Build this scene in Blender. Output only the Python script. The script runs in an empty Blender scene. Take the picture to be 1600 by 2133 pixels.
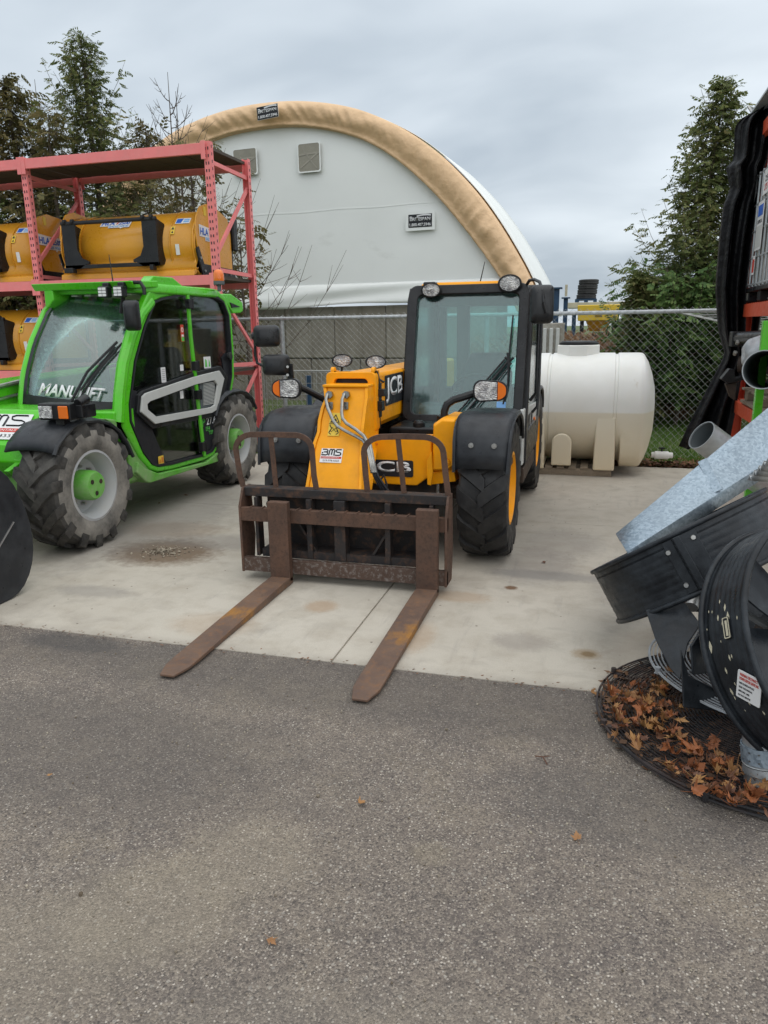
import bpy, bmesh, math, random
from mathutils import Vector, Matrix, noise as mnoise
R=random.Random(7)
SC=bpy.context.scene; COL=SC.collection
PI=math.pi
def rad(a): return math.radians(a)
V=Vector
# ---------------------------------------------------------------- camera model (metres, camera at 0,0,1.6)
FPX,CXP,CYP,EYE=1540.,800.,1066.5,1.6
YAW,PITCH,ROLL=rad(16.0203),rad(14.06),math.atan(.015)
_c,_s=math.cos,math.sin
_fx,_fy=-_s(YAW),_c(YAW)
CF=V((_fx*_c(PITCH),_fy*_c(PITCH),-_s(PITCH)))
_r=V((_c(YAW),_s(YAW),0)); _u=V((_fx*_s(PITCH),_fy*_s(PITCH),_c(PITCH)))
CR=_r*_c(ROLL)-_u*_s(ROLL); CU=_r*_s(ROLL)+_u*_c(ROLL)
def px(u,v,x=None,y=None,z=None):
    """world point seen at photo pixel (u,v) on the plane x=, y= or z="""
    d=CF+CR*((u-CXP)/FPX)+CU*((CYP-v)/FPX)
    t=x/d.x if x is not None else y/d.y if y is not None else (z-EYE)/d.z
    return V((t*d.x,t*d.y,EYE+t*d.z))
# ---------------------------------------------------------------- object helpers
ORG={}
def tag(o,label=None,cat=None,group=None,kind=None):
    if label: o['label']=label
    if cat: o['category']=cat
    if group: o['group']=group
    if kind: o['kind']=kind
    return o
def thing(name,loc,label,cat,group=None):
    o=bpy.data.objects.new(name,None); COL.objects.link(o); o.location=loc; o.empty_display_size=.2
    ORG[o.name]=V(loc); return tag(o,label,cat,group)
def kids(o): return [c for c in bpy.data.objects if c.parent==o]
def dup(root,loc=None,rot=None,label=None,scale=None,group=None):
    def cp(o,par):
        c=o.copy(); COL.objects.link(c)
        if par: c.parent=par
        for k in TREE.get(o.name,[]): cp(k,c)
        return c
    r=cp(root,None)
    if loc is not None: r.location=loc
    if rot is not None: r.rotation_euler=rot
    if scale is not None: r.scale=scale
    if label: r['label']=label
    if group: r['group']=group
    return r
TREE={}
def frame(o,xd,yd):
    o=V(o); xd=V(xd).normalized(); yd=V(yd); yd=(yd-xd*yd.dot(xd)).normalized(); zd=xd.cross(yd)
    m=Matrix((xd,yd,zd)).transposed().to_4x4(); m.translation=o; return m
def rrect(w,h,r,n=4):
    p=[]
    for cx,cy,a0 in ((w/2-r,h/2-r,0),(-w/2+r,h/2-r,90),(-w/2+r,-h/2+r,180),(w/2-r,-h/2+r,270)):
        for i in range(n+1):
            a=rad(a0+90*i/n); p.append((cx+r*math.cos(a),cy+r*math.sin(a)))
    return p
def circ(rx,ry=None,n=24,a0=0):
    ry=rx if ry is None else ry
    return [(rx*math.cos(a0+2*PI*i/n),ry*math.sin(a0+2*PI*i/n)) for i in range(n)]
class MB:
    def __init__(s): s.b=bmesh.new(); s.split=0; s.t0=s.t1=0
    def vs(s,ps): return [s.b.verts.new(V(p)) for p in ps]
    def f(s,v):
        try: return s.b.faces.new(v)
        except ValueError: return None
    def box(s,x0,x1,y0,y1,z0,z1,m=None):
        p=[V(q) for q in ((x0,y0,z0),(x1,y0,z0),(x1,y1,z0),(x0,y1,z0),(x0,y0,z1),(x1,y0,z1),(x1,y1,z1),(x0,y1,z1))]
        if m is not None: p=[m@q for q in p]
        v=s.vs(p)
        for q in ((3,2,1,0),(4,5,6,7),(0,1,5,4),(1,2,6,5),(2,3,7,6),(3,0,4,7)): s.f([v[i] for i in q])
        return s
    def cbox(s,c,d,m=None):
        x,y,z=c; a,b,e=d[0]/2,d[1]/2,d[2]/2
        return s.box(x-a,x+a,y-b,y+b,z-e,z+e,m)
    def loft(s,loops,caps=True,closed=True):
        vv=[s.vs(l) for l in loops]; n=len(vv[0])
        for a,b in zip(vv,vv[1:]):
            for i in range(n if closed else n-1):
                j=(i+1)%n; s.f([a[i],a[j],b[j],b[i]])
        if caps and closed:
            s.f(vv[0][::-1]); s.f(vv[-1])
        return s
    def prism(s,loop,vec): 
        vec=V(vec); return s.loft([[V(p) for p in loop],[V(p)+vec for p in loop]])
    def plate(s,loop2,m,z0=0,z1=.002):
        return s.loft([[m@V((p[0],p[1],z0)) for p in loop2],[m@V((p[0],p[1],z1)) for p in loop2]])
    def ringplate(s,outer,inner,m,z0=0,z1=.01):
        o0=s.vs([m@V((p[0],p[1],z0)) for p in outer]);o1=s.vs([m@V((p[0],p[1],z1)) for p in outer])
        i0=s.vs([m@V((p[0],p[1],z0)) for p in inner]);i1=s.vs([m@V((p[0],p[1],z1)) for p in inner])
        n=len(o0)
        for k in range(n):
            j=(k+1)%n
            s.f([o0[k],o0[j],o1[j],o1[k]]);s.f([i0[j],i0[k],i1[k],i1[j]])
            s.f([o1[k],o1[j],i1[j],i1[k]]);s.f([o0[j],o0[k],i0[k],i0[j]])
        return s
    def cyl(s,p0,p1,r,r2=None,n=16,caps=True):
        p0,p1=V(p0),V(p1); r2=r if r2 is None else r2; d=(p1-p0).normalized()
        a=d.orthogonal().normalized(); b=d.cross(a)
        L=lambda p,q:[p+a*(q*math.cos(2*PI*i/n))+b*(q*math.sin(2*PI*i/n)) for i in range(n)]
        return s.loft([L(p0,r),L(p1,r2)],caps)
    def tube(s,pts,r,n=8,closed=False,flat=None):
        pts=[V(p) for p in pts]; N=len(pts); loops=[]; prev=None
        for i,p in enumerate(pts):
            t=(pts[(i+1)%N]-pts[i-1]) if closed else (pts[min(i+1,N-1)]-pts[max(i-1,0)])
            t.normalize()
            if prev is None: a=t.orthogonal().normalized()
            else:
                a=prev-t*prev.dot(t)
                if a.length<1e-6: a=t.orthogonal()
                a.normalize()
            prev=a; b=t.cross(a); rr=r[i] if isinstance(r,(list,tuple)) else r
            loops.append([p+a*(rr*math.cos(2*PI*k/n))+b*(rr*math.sin(2*PI*k/n)) for k in range(n)])
        if closed: loops.append(loops[0]); s.loft(loops,False)
        else: s.loft(loops,True)
        return s
    def bar(s,pts,w,h,up=(0,0,1),closed=False):
        """flat bar swept through points; w across, h along up"""
        pts=[V(p) for p in pts]; N=len(pts); loops=[]; up=V(up)
        for i in range(N):
            t=(pts[(i+1)%N]-pts[i-1]) if closed else (pts[min(i+1,N-1)]-pts[max(i-1,0)])
            t.normalize(); sd=t.cross(up).normalized(); u2=sd.cross(t).normalized()
            loops.append([pts[i]+sd*(w/2*a)+u2*(h/2*b) for a,b in ((1,1),(-1,1),(-1,-1),(1,-1))])
        if closed: loops.append(loops[0])
        return s.loft(loops,not closed)
    def lathe(s,prof,m,n=32,caps=False):
        """prof: (radius, height) list around local z of matrix m"""
        return s.loft([[m@V((r*math.cos(2*PI*i/n),r*math.sin(2*PI*i/n),h)) for i in range(n)] for r,h in prof],caps)
    def sheet(s,g):
        vv=[s.vs(r) for r in g]
        for a,b in zip(vv,vv[1:]):
            for i in range(len(a)-1): s.f([a[i],a[i+1],b[i+1],b[i]])
        return s
    def leaf(s,p,d,up,l,w):
        d=V(d).normalized(); sd=d.cross(V(up)); 
        if sd.length<1e-4: sd=d.orthogonal()
        sd.normalize(); p=V(p)
        s.f(s.vs([p,p+d*l*.45+sd*w/2,p+d*l,p+d*l*.45-sd*w/2]))
    def build(s,name,mat,parent=None,bevel=0,smooth=35,solid=0,sub=0,loc=None,merge=False,offs=0,seg=2):
        b=s.b
        if merge: bmesh.ops.remove_doubles(b,verts=b.verts,dist=1e-4)
        if not solid: bmesh.ops.recalc_face_normals(b,faces=b.faces)
        me=bpy.data.meshes.new(name); 
        org=ORG[parent.name] if parent is not None else V(loc if loc is not None else (0,0,0))
        b.transform(Matrix.Translation(-org)); b.to_mesh(me); b.free()
        o=bpy.data.objects.new(name,me); COL.objects.link(o); ORG[o.name]=org
        for mm in (mat if isinstance(mat,(list,tuple)) else [mat]): me.materials.append(mm)
        if s.split:
            for i,pf_ in enumerate(me.polygons): pf_.material_index=1 if (i>=s.split or s.t0<=i<s.t1) else 0
        if parent is not None: o.parent=parent; TREE.setdefault(parent.name,[]).append(o)
        else: o.location=org
        if smooth:
            me.shade_smooth()
            if smooth<180: me.set_sharp_from_angle(angle=rad(smooth))
        if solid:
            k=o.modifiers.new('solid','SOLIDIFY'); k.thickness=solid; k.offset=offs
        if bevel:
            k=o.modifiers.new('bevel','BEVEL'); k.width=bevel; k.segments=seg; k.limit_method='ANGLE'; k.angle_limit=rad(40); k.harden_normals=bool(smooth)
        if sub:
            k=o.modifiers.new('sub','SUBSURF'); k.levels=sub; k.render_levels=sub
        return o
def text(sv,o,xd,yd,h,mat,parent,name='lettering',w=None,bold=0.,shear=0.,ext=.0008,align='L',loc=None):
    cu=bpy.data.curves.new('t','FONT'); cu.body=sv; cu.size=1; cu.offset=bold; cu.shear=shear; cu.resolution_u=4
    ob=bpy.data.objects.new('t',cu); COL.objects.link(ob)
    dg=bpy.context.evaluated_depsgraph_get(); me=bpy.data.meshes.new_from_object(ob.evaluated_get(dg))
    bm=bmesh.new(); bm.from_mesh(me); bpy.data.objects.remove(ob); bpy.data.curves.remove(cu); bpy.data.meshes.remove(me)
    xs=[v.co.x for v in bm.verts]; ys=[v.co.y for v in bm.verts]; x0,x1,y0,y1=min(xs),max(xs),min(ys),max(ys)
    ky=h/(y1-y0); kx=w/(x1-x0) if w else ky; W=(x1-x0)*kx
    off={'L':0,'C':-W/2,'R':-W}[align]; m=frame(o,xd,yd)
    r=bmesh.ops.extrude_face_region(bm,geom=bm.faces[:]); 
    for g in r['geom']:
        if isinstance(g,bmesh.types.BMVert): g.co.z=1
    for v in bm.verts: v.co=m@V(((v.co.x-x0)*kx+off,(v.co.y-y0)*ky,ext*v.co.z))
    b=MB(); b.b.free(); b.b=bm
    return b.build(name,mat,parent,smooth=0,loc=loc)
# ---------------------------------------------------------------- materials
class NT:
    def __init__(s,name,world=None):
        if world: s.t=world.node_tree
        else:
            s.m=bpy.data.materials.new(name); s.m.use_nodes=True; s.t=s.m.node_tree
        s.t.nodes.clear()
    def n(s,ty,ins=None,**kw):
        x=s.t.nodes.new('ShaderNode'+ty)
        for k,v in kw.items(): setattr(x,k,v)
        for k,v in (ins or {}).items():
            if isinstance(v,bpy.types.NodeSocket): s.t.links.new(v,x.inputs[k])
            else: x.inputs[k].default_value=v
        return x
    def obj(s): return s.n('TexCoord').outputs['Object']
    def noise(s,vec,scale,det=4,rough=.55,dist=0): return s.n('TexNoise',{'Vector':vec,'Scale':scale,'Detail':det,'Roughness':rough,'Distortion':dist}).outputs['Fac']
    def rng(s,v,a,b,c=0,d=1):
        return s.n('MapRange',{'Value':v,'From Min':a,'From Max':b,'To Min':c,'To Max':d}).outputs['Result']
    def mix(s,f,a,b,mode='MIX'):
        x=s.n('Mix',data_type='RGBA',blend_type=mode)
        for k,v in ((0,f),(6,a),(7,b)):
            if isinstance(v,bpy.types.NodeSocket): s.t.links.new(v,x.inputs[k])
            else: x.inputs[k].default_value=v if k==0 else (tuple(v)+(1,))[:4]
        return x.outputs[2]
    def math(s,op,a,b=0.):
        return s.n('Math',{0:a,1:b},operation=op).outputs[0]
    def bump(s,h,st=.3,d=.01): return s.n('Bump',{'Height':h,'Strength':st,'Distance':d}).outputs['Normal']
    def out(s,sh): s.n('OutputMaterial',{'Surface':sh}); return s.m
    def bsdf(s,**k): return s.n('BsdfPrincipled',{a.replace('_',' '):b for a,b in k.items()}).outputs[0]
def col3(c): return tuple(c)+(1.,)
def mat(name,c,rough=.5,metal=0.,var=.12,scale=6.,bump=0.,bscale=80.,coat=0.,dust=None,damt=.5,dscale=3.,rvar=.15,spec=.35,det=5):
    t=NT(name); p=t.obj(); n1=t.noise(p,scale,det); 
    k=t.rng(n1,.3,.7,1-var,1+var); cc=t.mix(1.,c,t.n('CombineColor',{0:k,1:k,2:k}).outputs[0],'MULTIPLY')
    rr=t.rng(t.noise(p,scale*3.1,4),.3,.7,max(.02,rough-rvar),min(1,rough+rvar))
    if dust:
        f=t.math('MULTIPLY',t.rng(t.noise(p,dscale,7,.7),.5-.25*damt,.85-.25*damt,0,1),min(1,damt*1.3))
        cc=t.mix(f,cc,dust); rr=t.math('ADD',rr,t.math('MULTIPLY',f,.3))
    kw=dict(Base_Color=cc,Roughness=rr,Metallic=metal,Coat_Weight=coat,Coat_Roughness=.15,Specular_IOR_Level=spec)
    if bump: kw['Normal']=t.bump(t.noise(p,bscale,4),bump,.004)
    return t.out(t.bsdf(**kw))
def glassm(name,tint,refl=.12,rough=.03,film=.0,sheenc=(.3,.42,.42),drops=True):
    t=NT(name); p=t.obj()
    kw={'Roughness':rough,'Color':(1,1,1,1)}
    lw=t.n('LayerWeight',{'Blend':.25}).outputs['Fresnel']
    f=t.math('ADD',t.math('MULTIPLY',lw,.9),refl)
    if drops:
        st=t.n('Mapping',{'Vector':p,'Scale':(60,60,7)}).outputs[0]
        kw['Normal']=t.bump(t.noise(st,1.,3),.12,.004)
        kw['Roughness']=t.rng(t.noise(st,1.5,3),.35,.75,rough,rough+.25)
    tr=t.n('BsdfTransparent',{'Color':col3(tint)}).outputs[0]
    if film:
        tr=t.n('MixShader',{0:film,1:tr,2:t.n('BsdfDiffuse',{'Color':col3(sheenc)}).outputs[0]}).outputs[0]  # flat diffuse colour stands in for sky reflected off the glass
    return t.out(t.n('MixShader',{0:f,1:tr,2:t.n('BsdfGlossy',kw).outputs[0]}).outputs[0])
M={}
DUST=(.33,.29,.23)
M['yellow']=mat('yellow_paint',(.86,.345,.003),.42,var=.05,coat=.06,dust=(.30,.14,.03),damt=.22,dscale=7,spec=.25)
M['yellow2']=mat('pusher_paint',(.68,.31,.022),.34,var=.06,coat=.3,dust=(.3,.15,.03),damt=.3)
M['green']=mat('green_paint',(.080,.50,.010),.33,var=.05,coat=.3,dust=(.25,.26,.16),damt=.22,dscale=4)
M['greendirt']=mat('green_dusty_paint',(.085,.42,.018),.5,var=.1,dust=(.33,.32,.25),damt=.62,dscale=3)
M['pink']=mat('faded_pink_paint',(.78,.215,.215),.5,var=.06,dust=(.62,.30,.29),damt=.3,dscale=9)
M['pinkdark']=M['pink']
M['orange']=mat('orange_rack_paint',(.60,.085,.035),.45,var=.08,dust=(.4,.14,.08),damt=.3)
M['black']=mat('black_paint',(.010,.0105,.012),.36,var=.2,dust=(.06,.057,.055),damt=.2)
M['blackdirty']=mat('black_grimy_steel',(.014,.013,.013),.5,var=.3,dust=(.11,.065,.04),damt=.55,dscale=4,bump=.3)
M['plastic']=mat('black_plastic',(.012,.013,.015),.36,var=.15,dust=(.09,.09,.088),damt=.2,dscale=2.5,bump=.12,bscale=300)
M['fender']=mat('fender_plastic',(.017,.019,.023),.40,var=.15,dust=(.085,.09,.095),damt=.3,dscale=3,bump=.12,bscale=300)
M['shroud']=mat('weathered_black_plastic',(.011,.0135,.017),.40,var=.25,dust=(.085,.10,.115),damt=.28,dscale=9,bump=.25,bscale=180,spec=.28)
M['rubber']=mat('tyre_rubber',(.014,.014,.015),.55,var=.2,dust=(.07,.065,.06),damt=.35,dscale=6,bump=.35,bscale=120)
M['lugdust']=mat('dusty_tread_rubber',(.026,.025,.024),.65,var=.25,dust=(.14,.13,.115),damt=.5,dscale=7,bump=.35,bscale=120)
M['rubberdust']=mat('dusty_tyre_rubber',(.05,.048,.045),.75,var=.2,dust=(.27,.25,.22),damt=.85,dscale=5,bump=.35,bscale=120)
M['rimgrey']=mat('silver_rim_paint',(.40,.41,.42),.45,var=.08,dust=DUST,damt=.4)
M['rubberold']=mat('old_tyre_rubber',(.035,.035,.036),.75,var=.2)
M['white']=mat('white_sticker',(.72,.72,.72),.45,var=.03)
M['ink']=mat('black_ink',(.015,.016,.02),.5,var=.05)
M['letter']=mat('white_lettering',(.68,.69,.70),.5,var=.05)
M['redink']=mat('red_ink',(.55,.05,.03),.5,var=.05)
M['blueink']=mat('blue_ink',(.03,.12,.5),.5,var=.05)
M['sky_ink']=mat('light_blue_ink',(.2,.42,.75),.5,var=.05)
M['greenink']=mat('green_ink',(.1,.5,.08),.5,var=.05)
M['warn']=mat('warning_yellow',(.75,.52,.06),.5,var=.05)
M['orangelens']=mat('amber_lens',(.75,.16,.01),.15,var=.1,coat=.6)
M['greytrim']=mat('light_grey_trim',(.50,.51,.49),.5,var=.04)
M['chrome']=mat('polished_steel',(.30,.30,.285),.36,metal=1,var=.15,scale=30)
M['steel']=mat('dull_steel',(.42,.42,.41),.42,metal=1,var=.12,dust=(.3,.28,.25),damt=.3)
M['leather']=mat('brown_seat',(.26,.14,.065),.6,var=.2)
M['seat']=mat('dark_seat_fabric',(.05,.055,.06),.8,var=.15)
M['cabgrey']=mat('cab_lining',(.10,.115,.12),.7,var=.1)
M['blue']=mat('blue_steel_paint',(.02,.055,.11),.5,var=.12)
M['cream']=mat('cream_paint',(.5,.46,.34),.6,var=.1)
M['tape']=mat('aged_pallet_wood_dark',(.10,.075,.055),.8,var=.3)
M['glass_y']=glassm('cab_glass_teal',(.72,.92,.90),.06,film=.05,sheenc=(.22,.36,.37))
M['glass_g']=glassm('windscreen_glass',(.55,.74,.71),.09,film=.10,sheenc=(.25,.36,.34))
M['glass_d']=glassm('tinted_door_glass',(.70,.73,.71),.03,drops=False)
M['lens']=None
def lensmat():
    t=NT('headlight_lens'); p=t.obj(); v=t.n('TexVoronoi',{'Vector':t.n('Mapping',{'Vector':p,'Scale':(1,1,2.4)}).outputs[0],'Scale':70.})
    c=t.mix(t.rng(t.noise(p,28,3),.38,.62),(.92,.92,.90),(.34,.34,.35))
    return t.out(t.bsdf(Base_Color=c,Roughness=.15,Metallic=.4,Coat_Weight=1.,Normal=t.bump(v.outputs['Distance'],.9,.02)))
M['lens']=lensmat()
def rustmat(name,a,b,c,sc=5.,yel=0.,worn=.3):
    t=NT(name); p=t.obj(); n1=t.noise(p,sc,8,.65); n2=t.noise(p,sc*6,6,.7)
    cc=t.mix(t.rng(n1,.36,.62),a,b); cc=t.mix(t.math('MULTIPLY',t.rng(n2,.5,.72),.7),cc,c)
    if yel:
        nn=t.math('ADD',t.noise(t.n('Mapping',{'Vector':p,'Location':(3,1,7),'Scale':(2,.9,2)}).outputs[0],3.4,6,.65),t.math('SUBTRACT',t.rng(t.math('ABSOLUTE',t.math('ADD',t.n('SeparateXYZ',{0:p}).outputs[1],2.42)),.0,.34,.12,-.10),.02))
        cc=t.mix(t.math('MULTIPLY',t.rng(nn,.54,.68),yel),cc,(.33,.15,.025))
    return t.out(t.bsdf(Base_Color=cc,Roughness=t.rng(n2,.3,.7,.5,.85),Metallic=.15,Normal=t.bump(n2,.45,.004)))
M['rust']=rustmat('rusty_brown_steel',(.075,.043,.030),(.115,.060,.038),(.034,.026,.023),7)
M['rustfork']=rustmat('worn_fork_steel',(.165,.100,.066),(.105,.066,.050),(.23,.115,.055),4,.85)
M['rustblack']=rustmat('chipped_black_steel',(.015,.015,.017),(.028,.022,.020),(.15,.075,.042),3)
M['rustwhite']=rustmat('scraped_steel',(.09,.055,.04),(.07,.04,.028),(.34,.32,.30),6)
def galv():
    t=NT('galvanized_sheet'); p=t.obj(); v=t.n('TexVoronoi',{'Vector':p,'Scale':85.}).outputs['Color']
    g=t.n('SeparateColor',{0:v}).outputs[0]
    c=t.mix(g,(.21,.27,.325),(.37,.45,.52)); c=t.mix(t.rng(t.noise(p,3,5),.4,.75,0,.4),c,(.28,.32,.35))
    return t.out(t.bsdf(Base_Color=c,Metallic=.55,Roughness=t.rng(g,0,1,.38,.55),Normal=t.bump(t.noise(p,6,3),.1,.02)))
M['galv']=galv()
M['galvpipe']=mat('galvanized_pipe',(.40,.42,.43),.45,metal=.6,var=.15,scale=14)
M['wire']=mat('galvanized_wire',(.36,.37,.36),.5,metal=.5,var=.1)
M['wiredark']=mat('dark_guard_wire',(.03,.03,.033),.5,var=.2,dust=(.12,.06,.035),damt=.4)
M['wiregrey']=mat('grey_guard_wire',(.34,.36,.38),.45,var=.2,metal=.3)
def wood(name,a,b,scale=3.):
    t=NT(name); p=t.n('Mapping',{'Vector':t.obj(),'Scale':(1,9,9)}).outputs[0]
    n=t.noise(p,scale*3,6,.65); g=t.noise(t.obj(),60,4)
    c=t.mix(t.rng(n,.35,.65),a,b); c=t.mix(t.rng(g,.45,.75,0,.5),c,tuple(x*.5 for x in a))
    return t.out(t.bsdf(Base_Color=c,Roughness=.85,Normal=t.bump(n,.4,.004)))
M['wood']=wood('weathered_wood',(.30,.24,.17),(.19,.15,.11))
M['deck']=wood('dark_deck_boards',(.10,.082,.065),(.055,.046,.038))
M['bark']=mat('grey_brown_bark',(.10,.080,.062),.9,var=.3,scale=12,bump=.6,bscale=40)
def foliage(name,cs,trans=.42):
    t=NT(name); r=t.n('NewGeometry').outputs['Random Per Island']; big=t.noise(t.obj(),1.1,3)
    ramp=t.n('ValToRGB',{0:t.math('ADD',t.math('MULTIPLY',r,.65),t.rng(big,.35,.65,-.05,.4))}); el=ramp.color_ramp.elements
    el[0].color=col3(cs[0]); el[1].color=col3(cs[-1]); el[1].position=1
    for i,c in enumerate(cs[1:-1]): e=el.new((i+1)/(len(cs)-1)); e.color=col3(c)
    d=t.bsdf(Base_Color=ramp.outputs[0],Roughness=.65,Specular_IOR_Level=.25)
    tl=t.n('BsdfTranslucent',{'Color':ramp.outputs[0]}).outputs[0]
    return t.out(t.n('MixShader',{0:trans,1:d,2:tl}).outputs[0])
M['thuja']=foliage('cedar_foliage',[(.060,.088,.034),(.125,.160,.055),(.19,.21,.078),(.27,.225,.10)])
M['thuja_g']=foliage('green_cedar_foliage',[(.036,.078,.024),(.080,.150,.044),(.135,.215,.060),(.17,.20,.07)])
M['thuja_b']=foliage('bronzed_cedar_foliage',[(.06,.066,.028),(.125,.12,.046),(.185,.155,.062),(.25,.19,.09)])
M['grass']=foliage('grass_blades',[(.06,.125,.02),(.09,.18,.03),(.13,.23,.045),(.20,.22,.07)])
M['drygrass']=foliage('dry_brown_grass',[(.14,.075,.04),(.22,.12,.065),(.30,.19,.11)])
def leafmat(name,a,b):
    t=NT(name); r=t.n('ObjectInfo').outputs['Random']; n=t.noise(t.obj(),30,4)
    c=t.mix(r,a,b); c=t.mix(t.rng(n,.4,.7,0,.55),c,tuple(x*.55 for x in a))
    return t.out(t.bsdf(Base_Color=c,Roughness=.6))
M['leaf_o']=leafmat('orange_brown_leaf',(.33,.105,.028),(.15,.05,.02))
M['leaf_t']=leafmat('tan_leaf',(.42,.22,.075),(.26,.12,.045))
M['leaf_d']=leafmat('dark_brown_leaf',(.11,.042,.022),(.17,.075,.035))
def fabric(name,c,fold=.3,scale=2.,stain=None,rough=.55,spec=.5):
    t=NT(name); p=t.obj(); n=t.noise(p,scale,4); cc=t.mix(t.rng(t.noise(p,.9,5),.35,.7,0,.25),c,tuple(x*.82 for x in c))
    if stain: cc=t.mix(t.rng(t.noise(t.n('Mapping',{'Vector':p,'Scale':(.7,.7,1.6)}).outputs[0],1.1,6,.6),.62,.8,0,.35),cc,stain)
    return t.out(t.bsdf(Base_Color=cc,Roughness=rough,Specular_IOR_Level=spec,Normal=t.bump(n,fold,.06)))
M['whitefab']=fabric('white_tarpaulin',(.80,.82,.80),.10,1.6,(.36,.36,.33),.5)
M['tanfab']=fabric('tan_vinyl',(.73,.49,.28),.35,9.,None,.45)
M['brace']=mat('faint_brace',(.33,.31,.26),.6,var=.05)
M['blacktarp']=fabric('black_tarp',(.006,.006,.007),.5,9.,None,.42,.2)
M['window_pvc']=mat('clear_pvc_window',(.26,.245,.20),.25,var=.12,scale=2)
def blockmat():
    t=NT('cast_concrete'); p=t.obj(); rnd=t.n('ObjectInfo').outputs['Random']
    n=t.noise(t.n('Mapping',{'Vector':p,'Scale':(1.,1,.45)}).outputs[0],3.5,8,.65); f=t.noise(p,90,3)
    c=t.mix(t.rng(n,.35,.68),(.36,.345,.30),(.22,.205,.175)); c=t.mix(t.math('MULTIPLY',rnd,.55),c,(.19,.16,.12))
    c=t.mix(t.rng(t.noise(t.n('Mapping',{'Vector':p,'Scale':(5,5,.25)}).outputs[0],1.3,5),.58,.75,0,.55),c,(.12,.105,.06))
    return t.out(t.bsdf(Base_Color=c,Roughness=.9,Normal=t.bump(t.math('ADD',n,t.math('MULTIPLY',f,.3)),.5,.012)))
M['block']=blockmat()
def tankmat():
    t=NT('white_polyethylene'); p=t.obj(); z=t.n('SeparateXYZ',{0:p}).outputs[2]
    lv=t.rng(z,.575,.595,1,0); n=t.noise(p,3,5)
    low=t.mix(t.rng(z,0.,.55),(.68,.58,.41),(.70,.65,.53)); hi=t.mix(t.rng(n,.4,.7),(.78,.78,.75),(.72,.72,.68))
    c=t.mix(lv,hi,low)
    c=t.mix(t.rng(t.noise(t.n('Mapping',{'Vector':p,'Scale':(6,6,2)}).outputs[0],1.5,6,.7),.66,.82,0,.5),c,(.42,.33,.2))
    return t.out(t.bsdf(Base_Color=c,Roughness=.35,Subsurface_Weight=.25,Subsurface_Radius=(.05,.045,.035)))
M['tank']=tankmat()
M['pvc']=mat('white_pvc',(.7,.7,.68),.4)
M['ibc']=mat('translucent_ibc_plastic',(.62,.62,.58),.35,var=.06,scale=3)
M['bag']=mat('grey_plastic_wrap',(.40,.42,.44),.3,var=.15,bump=.3,bscale=25)
# ---------------------------------------------------------------- camera, sky, sun
cam=bpy.data.cameras.new('camera'); co=bpy.data.objects.new('camera',cam); COL.objects.link(co)
cam.sensor_fit='HORIZONTAL'; cam.sensor_width=36; cam.lens=36*FPX/1600; cam.clip_start=.05; cam.clip_end=2000
mm=Matrix((CR,CU,-CF)).transposed().to_4x4(); mm.translation=V((0,0,EYE)); co.matrix_world=mm; SC.camera=co
SC.view_settings.view_transform='Standard'; SC.view_settings.look='None'; SC.view_settings.exposure=.58; SC.view_settings.gamma=1
W=bpy.data.worlds.new('World'); SC.world=W; W.use_nodes=True
SUN_EL,SUN_AZ=rad(58),rad(130)
def sky():
    t=NT('w',world=W); d=t.n('TexCoord').outputs['Generated']
    n=t.n('TexSky',sky_type='NISHITA',sun_disc=False,sun_elevation=SUN_EL,sun_rotation=SUN_AZ,air_density=1.,dust_density=3.)
    s=t.n('SeparateXYZ',{0:d}); z=s.outputs[2]; h=t.math('ADD',t.math('MAXIMUM',z,0.),.42)
    k=t.n('CombineXYZ',{0:t.math('DIVIDE',s.outputs[0],h),1:t.math('DIVIDE',s.outputs[1],h),2:0.})
    mp=t.n('Mapping',{'Vector':k.outputs[0],'Location':(1.35,.62,0),'Scale':(1.25,2.1,1)}).outputs[0]
    a=t.noise(mp,.75,4,.5,.3); b=t.noise(mp,2.0,5,.5,.5)
    f=t.math('ADD',t.math('MULTIPLY',a,.8),t.math('MULTIPLY',b,.2))
    c=t.mix(t.rng(f,.40,.60),(2.9,3.4,3.9),(5.7,6.2,6.6))
    c=t.mix(t.rng(z,.0,.55,0.,.45),c,(6.8,7.4,7.9))
    c=t.mix(t.rng(z,.55,1.,0,1),c,(9.5,9.7,9.8))
    c=t.mix(t.rng(z,-.02,.0,1,0),c,(2.,2.,1.9))
    c=t.mix(.92,n.outputs[0],c)
    bg=t.n('Background',{'Color':c,'Strength':.1}); t.n('OutputWorld',{'Surface':bg.outputs[0]})
sky()
sl=bpy.data.lights.new('sun','SUN'); sl.energy=.9; sl.angle=rad(120); sl.color=(1,.97,.92)
so=bpy.data.objects.new('sun',sl); COL.objects.link(so)
# sun stands behind and to the left of the camera (azimuth measured like the sky node)
sd=V((math.sin(SUN_AZ)*math.cos(SUN_EL),math.cos(SUN_AZ)*math.cos(SUN_EL),math.sin(SUN_EL)))
so.rotation_euler=sd.to_track_quat('Z','Y').to_euler()
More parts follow.
